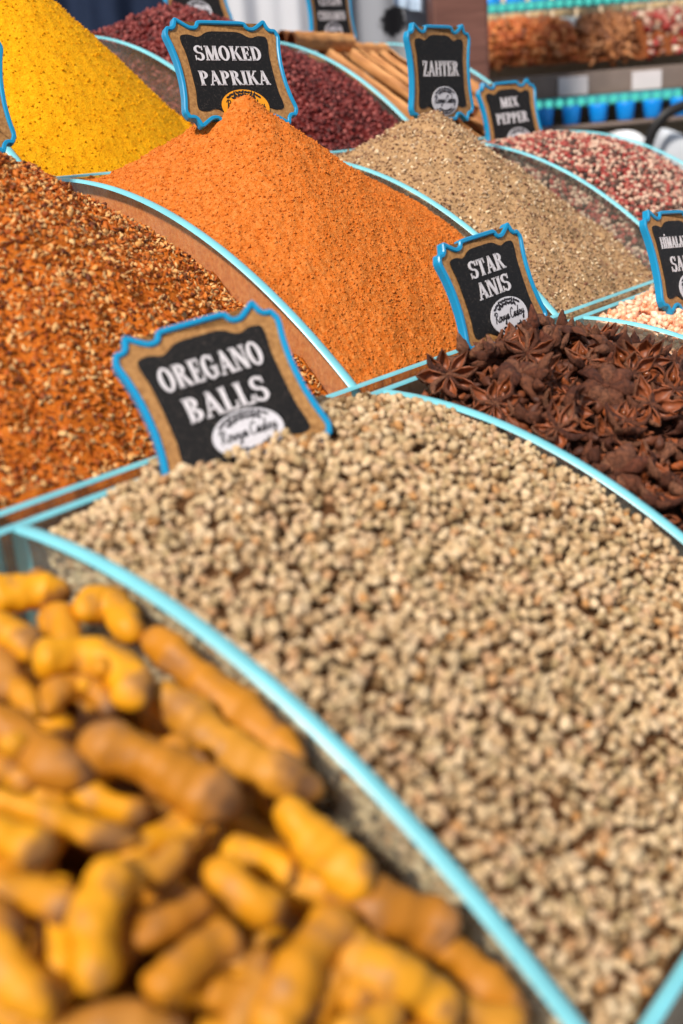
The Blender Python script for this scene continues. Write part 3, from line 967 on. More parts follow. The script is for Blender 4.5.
for k, (P, rad) in enumerate(ROOTS):
    P = [np.array(p) for p in P]
    rad *= 1.02
    P = [np.array([min(p[0], -TH / 2 - rad * 1.02), p[1], p[2] - rad * .35]) for p in P]
    L = sum(np.linalg.norm(P[i + 1] - P[i]) for i in range(len(P) - 1))
    if L < rad * 4.2:                           # a short piece in view runs on down into the pile
        dlt = (P[0] - P[-1]) / max(L, 1e-4)
        P = [P[0] + dlt * (rad * 3.0) + np.array([0, 0, -.006])] + P
        P[0][0] = min(P[0][0], -TH / 2 - rad * 1.02); P[0][1] = min(P[0][1], -rad * 1.2)
    P = [np.array([p[0], min(p[1], -rad * 1.15), p[2]]) for p in P]
    V, F = rhizome(P, rad, rg)
    base = V.mean(0); base[2] = V[:, 2].min()
    o = world_obj('turmeric_root', V, F, ROOT, base)
    lab = RLAB.get(k)
    tag(o, lab or 'ochre turmeric root finger lying in the pile of whole roots', 'turmeric root', 'whole turmeric roots in the front bin')
    if L > .04 and rg.random() < .6:           # a side knob where another finger broke off
        f = rg.uniform(.3, .7); C = catmull(P, 10); c = C[int(f * (len(C) - 1))]
        t = C[min(len(C) - 1, int(f * (len(C) - 1)) + 1)] - c; t /= np.linalg.norm(t) + 1e-9
        sd = np.cross(t, [0, 0, 1.0]) * (1 if rg.random() < .5 else -1)
        d = sd * .8 + np.array([0, 0, .55]) + t * .4; d /= np.linalg.norm(d)
        e = c + d * rad * 1.5; 
        if e[0] < -rad - .004 and e[1] < -rad - .004:
            V, F = rhizome([c, c + d * rad * .8, e], rad * .5, rg, 14, (1, .8))
            link('knob', mesh_from('knob', V - base, F, ROOT), parent=o)
# more roots under and around them fill the bin
proto = []
for k in range(6):
    L = rg.uniform(.045, .075); b = rg.uniform(-.3, .3)
    proto.append(mesh_from('turmeric_root', *rhizome([(-L / 2, 0, 0), (0, b * L * .5, 0), (L / 2, 0, 0)], rg.uniform(.0068, .0088), rg), ROOT))
for lay, (sp, dz) in enumerate(((.030, -.026), (.034, -.042))):
    x, y = TRH.spots(sp, rg, .3)
    for k in range(len(x)):
        zc = float(zed('A', y[k])) - .012 + dz
        a = rg.uniform(0, 2 * math.pi)
        xx = min(max(x[k], -W + .045), -.045) if abs(math.cos(a)) > .5 else min(max(x[k], -W + .03), -.022)
        if lay == 1 or True:
            if not in_view(np.array([[xx, y[k], zc]]), -260)[0][0]: continue
            yy = min(max(y[k], -D + .045), -.045)
            slope = math.atan2(float(zed('A', yy + .01) - zed('A', yy - .01)), .02)
            o = link('turmeric_root', proto[int(rg.integers(0, 6))])
            o.matrix_world = Matrix.Translation((xx, yy, zc + Z0)) @ Matrix.Rotation(slope, 4, 'X') @ Matrix.Rotation(a, 4, 'Z') @ Matrix.Rotation(rg.uniform(0, 6.28), 4, 'X')
            tag(o, 'ochre turmeric root finger lying in the pile of whole roots', 'turmeric root', 'whole turmeric roots in the front bin')
V, F = TRH.solid(30, 30, .078)
tag(world_obj('turmeric_root_crumbs', V, F, plain('turmeric_root_dust', (120, 70, 14), .95, .1, .4, 120), TRH.base()), 'dusty ochre turmeric crumbs at the bottom of the root bin', 'turmeric crumbs', kind='stuff')

# ================================================================== cinnamon sticks
m_, nt_, out_ = new_mat('cinnamon_bark')
b_ = principled(nt_, out_, 0.65, 0.3)
tc_ = nt_.nodes.new('ShaderNodeTexCoord'); mp_ = nt_.nodes.new('ShaderNodeMapping'); mp_.inputs['Scale'].default_value = (12, 160, 160)
nt_.links.new(tc_.outputs['Object'], mp_.inputs[0])
n_1 = nt_.nodes.new('ShaderNodeTexNoise'); n_1.inputs['Scale'].default_value = 1.0; n_1.inputs['Detail'].default_value = 5
nt_.links.new(mp_.outputs[0], n_1.inputs['Vector'])
nt_.links.new(ramp(nt_, n_1.outputs['Fac'], [(0.3, lin(128, 76, 38)), (0.5, lin(188, 128, 76)), (0.7, lin(214, 158, 102))]), b_.inputs['Base Color'])
bump(nt_, b_, n_1.outputs['Fac'], 0.4, 0.001)
BARK = m_
BARK_IN = plain('cinnamon_inside', (112, 62, 34), .8, .2, .25, 90)


def quill(L, r, rng, turns=1.35):
    """a cinnamon stick: bark rolled in from both sides, along x"""
    th = .0022; half = []
    for sg in (1, -1):
        a = np.linspace(0, math.pi * turns, 22)
        R = (r * .5) * (1 - .38 * np.clip((a - math.pi * .9) / (math.pi * turns), 0, 1))
        half.append(np.stack([sg * (r * .5 - R * np.cos(a)), R * np.sin(a) * 1.5 - r * .2], 1))
    pts = np.concatenate([half[1][::-1], half[0][1:]])
    # outer line then inner line
    t = np.gradient(pts, axis=0); t /= np.linalg.norm(t, axis=1)[:, None]; nn = np.stack([-t[:, 1], t[:, 0]], 1)
    ring = np.concatenate([pts - nn * th / 2, (pts + nn * th / 2)[::-1]])
    m = len(ring); nx = 22; xs = np.linspace(-L / 2, L / 2, nx)
    bend = rng.uniform(-.006, .006); V = []
    for i, x in enumerate(xs):
        w = 1 + .05 * math.sin(i * 1.3 + rng.random()); off = bend * (1 - (2 * x / L) ** 2)
        V.append(np.stack([np.full(m, x), ring[:, 0] * w + off, ring[:, 1] * w], 1))
    V = np.concatenate(V)
    i = np.arange(nx - 1)[:, None] * m + np.arange(m)[None]; j = np.arange(nx - 1)[:, None] * m + (np.arange(m)[None] + 1) % m
    q = np.stack([i, i + m, j + m, j], 2).reshape(-1, 4)
    n = len(pts); caps = []
    for k in range(n - 1):
        for b0, fl in ((0, 0), ((nx - 1) * m, 1)):
            f = [b0 + k, b0 + k + 1, b0 + m - 2 - k, b0 + m - 1 - k]; caps.append(f if fl else f[::-1])
    caps = np.array(caps)
    idx = np.concatenate([np.where(np.arange(m)[None].repeat(nx - 1, 0).ravel() < n, 1, 0), np.ones(len(caps), int)])
    return V, [q, caps], idx


rg = np.random.default_rng(101)
qm = [quill(.17, .0115, rg), quill(.16, .0130, rg), quill(.175, .0105, rg), quill(.14, .0170, rg)]
qmesh = [mesh_from('cinnamon_stick', v, f, [BARK, BARK_IN], i) for v, f, i in qm]
yb, zb = ROWS['C']
cx0 = 3 * W


def cin(x, y, z, rz, pitch, k, roll=0.0, label=None):
    o = link('cinnamon_stick', qmesh[k])
    o.matrix_world = Matrix.Translation((x, y, z + Z0)) @ Matrix.Rotation(rz, 4, 'Z') @ Matrix.Rotation(pitch, 4, 'Y') @ Matrix.Rotation(roll, 4, 'X')
    tag(o, label or 'tan rolled cinnamon stick pointing down the slope of its bin', 'cinnamon stick', 'cinnamon sticks in the rear bin')


for lay, dz in ((0, .002), (1, -.031), (2, -.062)):
    nst = 6
    for k in range(nst):
        x_ = cx0 + .036 + (W - .072) * k / (nst - 1) + rg.uniform(-.004, .004)
        y_ = .468 + rg.uniform(-.015, .015)
        sl = math.atan2(float(zed('C', y_ + .05) - zed('C', y_ - .05)), .1)
        cin(x_, y_, float(zed('C', y_)) - .012 + dz + rg.uniform(-.008, .006), -math.pi / 2 + rg.uniform(-.10, .10), sl, int(rg.integers(0, 3)), math.pi + rg.uniform(-.5, .5))
cin(cx0 + .108, .628, .307, .03, 0.0, 3, .2, 'thick cinnamon stick lying crosswise at the top of the cinnamon bin')
for k, (dx, yy, zz, q) in enumerate(((.208, .640, .292, 3), (.110, .630, .274, 1), (.190, .605, .276, 3))):
    cin(cx0 + dx, yy, zz, rg.uniform(-.12, .12), 0.0, q, rg.uniform(-1, 1), 'cinnamon stick lying crosswise behind the topmost thick one')

# ================================================================== plaques
BLUE = plain('plaque_blue', (2, 136, 186), 0.32, 0.5, 0.05, 40)
m_, nt_, out_ = new_mat('plaque_gold')
b_ = principled(nt_, out_, 0.5, 0.4)
nt_.links.new(ramp(nt_, noise(nt_, 320, 4, .7), [(0.3, lin(128, 86, 44)), (0.55, lin(168, 120, 68)), (0.75, lin(190, 146, 92))]), b_.inputs['Base Color'])
GOLD = m_
m_, nt_, out_ = new_mat('plaque_black')
b_ = principled(nt_, out_, 0.55, 0.3)
s_n = noise(nt_, 1500, 2, .5)
nt_.links.new(ramp(nt_, s_n, [(0.55, lin(14, 11, 11)), (0.66, lin(34, 29, 28)), (0.76, lin(120, 106, 96))]), b_.inputs['Base Color'])
BLACK = m_
LETTER = plain('plaque_lettering', (206, 200, 204), .5, .3, .06, 300)
LOGO_W = plain('plaque_logo_white', (204, 200, 206), .5, .3, .05, 200)
LOGO_O = plain('plaque_logo_orange', (236, 152, 24), .5, .3, .08, 200)
INK = plain('plaque_logo_ink', (40, 36, 40), .6, .2, .1, 200)


def mirror4(q):
    """a quarter outline from the top centre clockwise to the right centre, mirrored to a closed loop"""
    q = [tuple(p) for p in q]
    right = q + [(x, -y) for x, y in q[::-1] if y > 1e-6]
    left = [(-x, y) for x, y in right[::-1] if x > 1e-6]
    return np.array(right + left)


def chaikin(P, it=2, w=.22):
    for _ in range(it):
        N = np.roll(P, -1, 0)
        P = np.stack([P * (1 - w) + N * w, P * w + N * (1 - w)], 1).reshape(-1, 2)
    return P


def offset(P, d):
    T = np.roll(P, -1, 0) - np.roll(P, 1, 0); T /= np.linalg.norm(T, axis=1)[:, None] + 1e-12
    return P + np.stack([T[:, 1], -T[:, 0]], 1) * -d      # clockwise loop: this side is inward for d > 0


OUT_Q = [(0, .97), (.42, .97), (.47, .86), (.56, .86), (.79, 1.03), (.85, .84), (.96, .84), (1.02, .70), (.965, .45), (.935, .2), (.93, 0)]
PAN_Q = [(0, .74), (.26, .74), (.42, .62), (.56, .68), (.70, .66), (.70, .52), (.665, .35), (.66, 0)]


def prism(P, y0, y1):
    """the flat outline P (x,z) thickened from y0 (front) to y1"""
    n = len(P)
    V = [(x, y0, z) for x, z in P] + [(x, y1, z) for x, z in P]
    F = [list(range(n)), list(range(2 * n - 1, n - 1, -1))]
    for i in range(n):
        j = (i + 1) % n
        F.append([j, i, n + i, n + j])
    return V, F


def ring_prism(P, Q, y0, y1, yb):
    """raised rim between outline P and inner outline Q, rounded over"""
    n = len(P); mid = (P + Q) / 2
    loops = [(P, y1), (P, y0 + .0008), (P * .8 + Q * .2, y0), (P * .2 + Q * .8, y0), (Q, y0 + .0008), (Q, yb)]
    V = []; F = []
    for L, y in loops: V += [(x, y, z) for x, z in L]
    for k in range(len(loops) - 1):
        for i in range(n):
            j = (i + 1) % n
            F.append([k * n + i, k * n + j, (k + 1) * n + j, (k + 1) * n + i])
    F.append([i for i in range(n)][::-1])
    return V, F


# lettering: bold stems with thin joins and flared serifs, in a cell one unit high
TK, TN = .235, .10


def quad(x0, y0, x1, y1, w0, w1=None):
    """horizontal-width slanted stroke from (x0,y0) to (x1,y1)"""
    w1 = w0 if w1 is None else w1
    return [(x0 - w0 / 2, y0), (x0 + w0 / 2, y0), (x1 + w1 / 2, y1), (x1 - w1 / 2, y1)]


def bar(x0, x1, y0, y1): return [(x0, y0), (x1, y0), (x1, y1), (x0, y1)]


def stem(x, w=TK, y0=0.0, y1=1.0):
    m = (y0 + y1) / 2
    return [quad(x, y0, x, m, w * 1.06, w * .88), quad(x, m, x, y1, w * .88, w * 1.06), [(x - w * .8, y0), (x + w * .8, y0), (x + w * .5, y0 + .10), (x - w * .5, y0 + .10)],
            [(x - w * .5, y1 - .10), (x + w * .5, y1 - .10), (x + w * .8, y1), (x - w * .8, y1)]]


def arc(cx, cy, rx, ry, a0, a1, tk=TK, tn=TN, n=14):
    P = []
    A = [math.radians(a0 + (a1 - a0) * i / n) for i in range(n + 1)]
    o = [(cx + rx * math.cos(a), cy + ry * math.sin(a)) for a in A]; q = [(cx + (rx - tk) * math.cos(a), cy + (ry - tn) * math.sin(a)) for a in A]
    for i in range(n): P.append([o[i], o[i + 1], q[i + 1], q[i]])
    return P


def tickv(x, y0, y1, w=.09): return [(x - w, y0), (x, y0), (x, y1), (x - w * .4, y1)]


def glyph(c):
    h = TK / 2
    if c == 'I': return stem(.2), .40
    if c == 'İ': return stem(.2) + [[(.2 + .11 * math.cos(a), 1.16 + .09 * math.sin(a)) for a in np.linspace(0, 6.283, 9)[:-1]]], .40
    if c == 'H': return stem(.2) + stem(.72) + [bar(.2, .72, .45, .55)], .92
    if c == 'L': return stem(.2) + [bar(.2, .66, 0, .10), [(.56, 0), (.68, 0), (.70, .34), (.64, .34)]], .72
    if c == 'E': return stem(.2) + [bar(.2, .64, 0, .10), bar(.2, .62, .9, 1), bar(.2, .50, .46, .56), [(.54, 0), (.66, 0), (.69, .30), (.63, .30)], [(.60, .72), (.66, .72), (.64, 1), (.54, 1)], [(.46, .36), (.52, .36), (.52, .66), (.46, .66)]], .72
    if c == 'T': return stem(.38) + [bar(.04, .72, .9, 1), [(.02, .68), (.08, .68), (.16, 1), (.03, 1)], [(.68, .68), (.74, .68), (.73, 1), (.60, 1)]], .76
    if c == 'D': return stem(.2) + arc(.30, .5, .52, .5, -90, 90) + [bar(.2, .32, 0, .10), bar(.2, .32, .9, 1)], .86
    if c == 'O': return arc(.42, .5, .42, .52, 0, 360, n=28), .88
    if c == 'C': return arc(.42, .5, .42, .52, 42, 318, n=24) + [[(.66, .66), (.74, .66), (.74, 1), (.66, .86)]], .80
    if c == 'G': return arc(.42, .5, .42, .52, 42, 330, n=24) + [[(.66, .66), (.74, .66), (.74, 1), (.66, .86)], bar(.58, .80, .06, .48), bar(.46, .86, .40, .50)], .90
    if c == 'P': return stem(.2) + arc(.28, .72, .42, .28, -90, 90, TK * .95, .09) + [bar(.2, .3, .44, .53), bar(.2, .3, .91, 1)], .74
    if c == 'B': return stem(.2) + arc(.28, .745, .38, .255, -90, 90, TK * .95, .085) + arc(.28, .265, .45, .265, -90, 90, TK, .085) + [bar(.2, .3, .47, .55), bar(.2, .3, .915, 1), bar(.2, .3, 0, .085)], .78
    if c == 'R': return stem(.2) + arc(.28, .74, .40, .26, -90, 90, TK * .95, .09) + [bar(.2, .3, .48, .57), bar(.2, .3, .91, 1), quad(.74, 0, .42, .54, TK * 1.05, TK * .8), bar(.66, .90, 0, .08)], .88
    if c == 'K': return stem(.2) + [quad(.36, .46, .72, 1, .12), quad(.76, 0, .44, .62, TK * 1.1, TK * .9), bar(.60, .86, .92, 1), bar(.64, .92, 0, .08)], .90
    if c == 'A': return [quad(.12, 0, .44, 1, .10), quad(.72, 0, .42, 1, TK * 1.1, TK * .85), bar(.2, .66, .27, .36), bar(.0, .26, 0, .08), bar(.56, .90, 0, .08)], .88
    if c == 'M': return [quad(.14, 0, .20, 1, .10), quad(.52, 0, .24, 1, TK * .95, TK * 1.0), quad(.52, 0, .80, 1, .10), quad(.90, 0, .84, 1, TK), bar(.02, .28, 0, .08), bar(.72, 1.08, 0, .08), bar(.06, .3, .92, 1), bar(.74, 1.0, .92, 1)], 1.08
    if c == 'N': return [quad(.14, 0, .14, 1, .10), quad(.72, 0, .20, 1, TK * 1.1), quad(.76, 0, .76, 1, .10), bar(.02, .28, 0, .08), bar(.0, .3, .92, 1), bar(.62, .90, .92, 1)], .92
    if c == 'S': return arc(.36, .74, .34, .28, 30, 270, .20, .10, 16) + arc(.36, .27, .36, .29, -150, 90, .21, .10, 16) + [[(.60, .70), (.68, .70), (.68, 1.0), (.60, .90)], [(.02, 0), (.10, .10), (.10, .34), (.02, .34)]], .76
    if c == 'X': return [quad(.68, 0, .18, 1, TK * 1.1), quad(.12, 0, .70, 1, .10), bar(.0, .26, 0, .08), bar(.52, .86, 0, .08), bar(.02, .36, .92, 1), bar(.58, .82, .92, 1)], .88
    if c == 'Y': return stem(.42, TK, 0, .5) + [quad(.42, .44, .16, 1, TK), quad(.44, .44, .72, 1, .10), bar(.0, .34, .92, 1), bar(.58, .84, .92, 1)], .84
    if c == 'Z': return [quad(.14, 0, .56, 1, TK), bar(.04, .68, 0, .10), bar(.06, .66, .9, 1), [(.60, 0), (.70, 0), (.72, .32), (.66, .32)], [(.04, .70), (.10, .70), (.16, 1), (.06, 1)]], .74
    return [], .4


def text_polys(s, height, maxw, gap=.03):
    out = []; x = 0
    for c in s:
        if c == ' ':
            x += .38; continue
        g, adv = glyph(c)
        out += [[(px + x, py) for px, py in poly] for poly in g]; x += adv + gap
    sx = min(height, maxw / x)
    return [[((px - x / 2) * sx, (py - .5) * height) for px, py in poly] for poly in out]


def flat_polys(name, polys, y0, y1, dx, dz, mat, parent):
    V = []; F = []
    for poly in polys:
        P = np.array(poly); a = 0.5 * np.sum(P[:, 0] * np.roll(P[:, 1], -1) - np.roll(P[:, 0], -1) * P[:, 1])
        if a > 0: P = P[::-1]
        v, f = prism(P + np.array([dx, dz]), y0, y1)
        o = len(V); V += v; F += [[i + o for i in q] for q in f]
    return link(name, mesh_from(name, V, F, mat, smooth=False), parent=parent)


def line_polys(pts, w):
    out = []
    P = np.array(pts, float)
    for a, b in zip(P[:-1], P[1:]):
        t = b - a; L = np.linalg.norm(t)
        if L < 1e-9: continue
        t /= L; n = np.array([-t[1], t[0]]) * w / 2; a2 = a - t * w * .3; b2 = b + t * w * .3
        out.append([tuple(a2 - n), tuple(b2 - n), tuple(b2 + n), tuple(a2 + n)])
    return out


# handwriting for the small logo, one unit of x-height; each letter is a pen path
SCRIPT = {
    'R': ([[(.1, -.1), (.25, .9), (.35, 1.9)], [(-.1, 1.5), (.2, 1.95), (.75, 1.85), (.85, 1.4), (.3, .95), (.55, .6), (.9, 0), (1.15, .2)]], 1.15),
    'C': ([[(.95, 1.5), (.7, 1.9), (.25, 1.5), (.05, .7), (.3, .05), (.7, .1), (1.05, .45)]], 1.05),
    'o': ([[(0, .4), (.3, .95), (.08, .6), (.15, .05), (.5, .1), (.55, .7), (.3, .95), (.75, .8)]], .75),
    'u': ([[(0, .4), (.12, .9), (.1, .2), (.35, .05), (.6, .9), (.58, .15), (.85, .35)]], .85),
    'a': ([[(0, .3), (.55, .9), (.15, .8), (.08, .2), (.3, .02), (.55, .9), (.55, .1), (.85, .35)]], .85),
    'y': ([[(0, .4), (.1, .9), (.15, .3), (.4, .15), (.6, .9), (.45, -.6), (.15, -.8), (.2, -.4), (.85, .35)]], .85),
    'd': ([[(0, .3), (.55, .85), (.15, .8), (.08, .15), (.35, .05), (.72, 1.9), (.55, .1), (.9, .35)]], .9),
    'e': ([[(0, .3), (.45, .6), (.35, .95), (.1, .7), (.12, .15), (.4, .02), (.75, .35)]], .75),
    'g': ([[(0, .3), (.55, .9), (.15, .8), (.08, .2), (.3, .05), (.58, .9), (.4, -.7), (.1, -.75), (.2, -.35), (.85, .35)]], .85),
}


def script_polys(word, maxw, hgt):
    segs = []; x = 0
    for c in word:
        if c == ' ':
            x += .35; continue
        paths, adv = SCRIPT[c]
        for p in paths:
            q = np.array(p, float)
            q[:, 0] += x + q[:, 1] * .18
            # smooth the pen path
            C = catmull(list(np.c_[q, np.zeros(len(q))]), 4)[:, :2]
            segs.append(C)
        x += adv
    s = maxw / x
    out = []
    for C in segs:
        out += line_polys(np.c_[(C[:, 0] - x / 2) * s, (C[:, 1] - .5) * hgt], hgt * .17)
    return out


def leaf_band(rx, rz, sg):
    """a band of small curled leaves along the top (sg=1) or bottom of the oval"""
    out = []
    r = np.random.default_rng(5)
    for k in range(13):
        a = math.radians(40 + 100 * k / 12)
        for q in (.86, .68):
            x = rx * q * math.cos(a) * 1.0; z = rz * q * math.sin(a)
            if z < rz * .48: continue
            t = r.uniform(0, 3.14); l = rx * .085; w = rx * .042
            c_, s_2 = math.cos(t), math.sin(t)
            P = [(l, 0), (l * .3, w), (-l * .5, w * .8), (-l, 0), (-l * .4, -w), (l * .4, -w * .8)]
            out.append([(x + px * c_ - pz * s_2, sg * (z + px * s_2 + pz * c_)) for px, pz in P])
    return out


def plaque(key, lines, label, logo=(0.0, -.60, .40, .30), orange=False, stake=.045, group='black plaques with blue rims'):
    a, b = SIGNS[key][4:]
    root = bpy.data.objects.new('spice_sign', None); COL.objects.link(root)
    root.empty_display_size = .02
    tag(root, label, 'sign', group)
    root.matrix_world = sign_matrix(key)
    sc = np.array([a, b])
    out = chaikin(mirror4(OUT_Q) * sc, 2, .17)
    inn = offset(out, .0034)
    if abs(np.sum(inn[:, 0])) > 1 or np.ptp(inn[:, 0]) > np.ptp(out[:, 0]): inn = offset(out, -.0034)
    V, F = ring_prism(out, inn, -.0022, .0042, .0006)
    link('blue_rim', mesh_from('blue_rim', V, F, BLUE, smooth=False), parent=root)
    V, F = prism(inn * .998, -.0004, .003)
    link('gold_plate', mesh_from('gold_plate', V, F, GOLD, smooth=False), parent=root)
    pan = chaikin(mirror4(PAN_Q) * sc * np.array([1.09, 1.04]), 2)
    V, F = prism(pan, -.0010, 0)
    bp = link('black_panel', mesh_from('black_panel', V, F, BLACK, smooth=False), parent=root)
    for txt, zc, hgt, mw in lines:
        flat_polys('lettering', text_polys(txt, hgt * b, mw * a), -.0015, -.0009, 0, zc * b, LETTER, bp)['label'] = 'pale lettering ' + txt
    lx, lz, rx, rz = logo
    el = np.array([(math.cos(t), math.sin(t)) for t in np.linspace(0, -2 * math.pi, 41)[:-1]])
    V, F = prism(el * np.array([rx * a, rz * b]) + np.array([lx * a, lz * b]), -.0016, -.0005)
    lg = link('logo_oval', mesh_from('logo_oval', V, F, LOGO_O if orange else LOGO_W, smooth=False), parent=root)
    pr = leaf_band(rx * a, rz * b, 1) + leaf_band(rx * a, rz * b, -1) + script_polys('Rouya Cadey', rx * a * 1.62, rz * b * .27)
    flat_polys('logo_print', pr, -.0019, -.0014, lx * a, lz * b, INK, lg)
    V, F = box_arrays((-.006, .0005, -b - stake), (.006, .0035, -b * .80), .0008)
    link('stake', mesh_from('stake', V, F, BLUE, smooth=False), parent=root)
    return root


plaque('paprika', [('SMOKED', .36, .27, 1.20), ('PAPRIKA', -.10, .27, 1.24)], 'black plaque reading SMOKED PAPRIKA, stuck in the orange powder, orange logo', (.06, -.64, .42, .32), True)
plaque('oregano', [('OREGANO', .37, .29, 1.25), ('BALLS', -.05, .30, 1.0)], 'black plaque reading OREGANO BALLS, leaning back in the beige heap', (.06, -.50, .42, .28))
plaque('star', [('STAR', .42, .29, .84), ('ANIS', .04, .29, .84)], 'black plaque reading STAR ANIS, standing in the dark star anise', (.12, -.52, .44, .33))
plaque('zahter', [('ZAHTER', .10, .31, 1.16)], 'black plaque reading ZAHTER on top of the tan herb heap', (.06, -.56, .42, .30))
plaque('pepper', [('MIX', .42, .27, .70), ('PEPPER', .0, .29, 1.12)], 'black plaque reading MIX PEPPER behind the peppercorn heap', (.10, -.58, .42, .30))
plaque('salt', [('HİMALAYAN', .36, .22, 1.22), ('SALT', -.06, .29, .84)], 'black plaque reading HIMALAYAN SALT in the pink salt at the edge of view', (.10, -.56, .42, .30))
plaque('cinnamon', [('CEYLON', .30, .26, 1.0), ('CINNAMON', -.12, .26, 1.22)], 'blurred black plaque reading CEYLON CINNAMON behind the cinnamon sticks', (.0, -.60, .40, .30), stake=.06)
plaque('sumac', [], 'black plaque in the dark red heap, only its lower edge in view', (.0, -.50, .40, .30), stake=.04)
plaque('chilli', [], 'plaque at the left edge, only its blue rim showing above the chilli flakes', (.0, -.56, .40, .30))

# ================================================================== what stands behind the stall
FWD = np.array([0.75866, 0.65149, 0.0]); RGT = np.array([0.65149, -0.75866, 0.0])


def far(r, dist, z):
    """stall coordinates of a point dist metres behind the stall's corner, r metres along the far stall"""
    p = np.array([CAM[0], CAM[1], 0]) + FWD * dist + RGT * r
    return np.array([p[0], p[1], z])


YF = math.atan2(RGT[1], RGT[0])


def far_root(name, r, dist, z, label, cat, group=None, turn=0.0):
    o = empty(name, far(r, dist, z), (0, 0, YF + turn))
    return tag(o, label, cat, group)


def part_box(name, lo, hi, mat, parent, bev=.002):
    V, F = box_arrays(lo, hi, bev)
    return link(name, mesh_from(name, V, F, mat, smooth=False), parent=parent)


WHITE = plain('white_shelf_edge', (226, 232, 238), .35, .5, .04, 20)
GREYW = plain('taupe_shelf_board', (120, 104, 96), .6, .3, .15, 20)
DARK = plain('dark_post', (46, 44, 46), .5, .3, .15, 20)
LABELW = plain('white_card', (206, 196, 196), .6, .2, .04, 50)
BLUEJ = plain('blue_lid', (6, 140, 232), .35, .5, .1, 40)
JAR = plain('tan_jar', (206, 178, 138), .4, .4, .12, 60)
m_, nt_, out_ = new_mat('teal_led')
em_ = nt_.nodes.new('ShaderNodeEmission'); em_.inputs[0].default_value = lin(96, 226, 208); em_.inputs[1].default_value = 0.85
nt_.links.new(em_.outputs[0], out_.inputs[0])
LED = m_
LEDB = plain('led_channel', (60, 150, 160), .3, .5, .1, 40)

# local frame of the far stall: x along it to the right, y away, z up; origin at its base
fs = far_root('market_shelf_unit', .80, 2.40, -Z0, 'blurred shelf unit of the stall behind with white edged shelf', 'shelf unit')
h0 = Z0
part_box('upper_shelf', (-.45, .26, h0 + .368), (.75, .55, h0 + .396), WHITE, fs)
part_box('display_tray', (-.44, .05, h0 + .215), (.75, .55, h0 + .262), GREYW, fs)
part_box('tray_front', (-.44, .03, h0 + .218), (.75, .05, h0 + .266), GREYW, fs)
part_box('lower_shelf', (-.44, -.07, h0 + .1525), (.75, .55, h0 + .160), GREYW, fs)
part_box('back_board', (-.44, .55, 0), (.75, .57, h0 + .75), plain('pale_back_board', (196, 176, 148), .7, .2, .1, 10), fs)
part_box('post', (.008, -.15, h0 - .025), (.036, -.11, h0 + .148), DARK, fs)
part_box('post', (-.44, .5, 0), (-.41, .55, h0 + .75), DARK, fs)
part_box('post', (.72, .5, 0), (.75, .55, h0 + .75), DARK, fs)
part_box('base_cabinet', (-.44, .10, 0), (.75, .55, h0 - .05), plain('grey_cabinet', (150, 152, 158), .6, .3, .1, 10), fs)
for cx in (-.225, -.065, .25):
    part_box('label_card', (cx - .032, .024, h0 + .220), (cx + .032, .030, h0 + .258), LABELW, fs, .001)['label'] = 'white label card'


def led_strip(r0, r1, dist, z, label):
    o = far_root('led_strip', (r0 + r1) / 2, dist, z, label, 'light strip', 'teal light strips of the far stall')
    half = (r1 - r0) / 2
    part_box('channel', (-half, .004, -.011), (half, .016, .011), LEDB, o)
    n = int((r1 - r0) / .022); v0, f0 = ico(2)
    P = np.stack([np.linspace(-half + .01, half - .01, n), np.full(n, .0), np.zeros(n)], 1)
    V, F = scatter([(v0, f0)], np.tile(np.eye(3), (n, 1, 1)), P, np.full(n, .0085), np.zeros(n, int))
    link('bulbs', mesh_from('bulbs', V, [F], LED), parent=o)


led_strip(.41, 1.5, 2.655, .426, 'upper teal light strip above the white shelf of the far stall')
led_strip(.46, .806, 2.400, .206, 'lower teal light strip under the shelf of dried goods')

lv, lf = ico(2)


def lathe(prof, n=20):
    V = []; F = []
    for r, z in prof:
        for k in range(n):
            a = 2 * math.pi * k / n; V.append((r * math.cos(a), r * math.sin(a), z))
    for i in range(len(prof) - 1):
        for k in range(n):
            F.append([i * n + k, i * n + (k + 1) % n, (i + 1) * n + (k + 1) % n, (i + 1) * n + k])
    F.append(list(range(n - 1, -1, -1))); F.append([(len(prof) - 1) * n + k for k in range(n)])
    return V, F


jar_body = mesh_from('jar', *lathe([(.020, 0), (.024, .003), (.025, .02), (.024, .038), (.019, .042)]), JAR)
jar_lid = mesh_from('lid', *lathe([(.022, .040), (.0235, .042), (.0235, .056), (.021, .060), (.004, .061)]), BLUEJ)
tub = mesh_from('tub', *lathe([(.014, 0), (.017, .004), (.0195, .030), (.0195, .036), (.018, .038), (.004, .037)]), BLUEJ)
r_ = .50
for k in range(6):                            # blue tubs on the lower shelf
    o = far_root('blue_tub', .50 + k * .058, 2.372, .1605, 'small blue tub in the row under the lower teal light strip', 'tub', 'blue tubs on the lower shelf')
    o2 = link('body', tub, parent=o)
for k in range(12):                           # blue-lidded jars on the white shelf
    o = far_root('spice_jar', .45 + k * .058, 2.72, .3965, 'small tan jar with blue lid on the white edged shelf', 'jar', 'blue lidded jars on the white shelf')
    link('body', jar_body, parent=o); link('lid', jar_lid, parent=o)


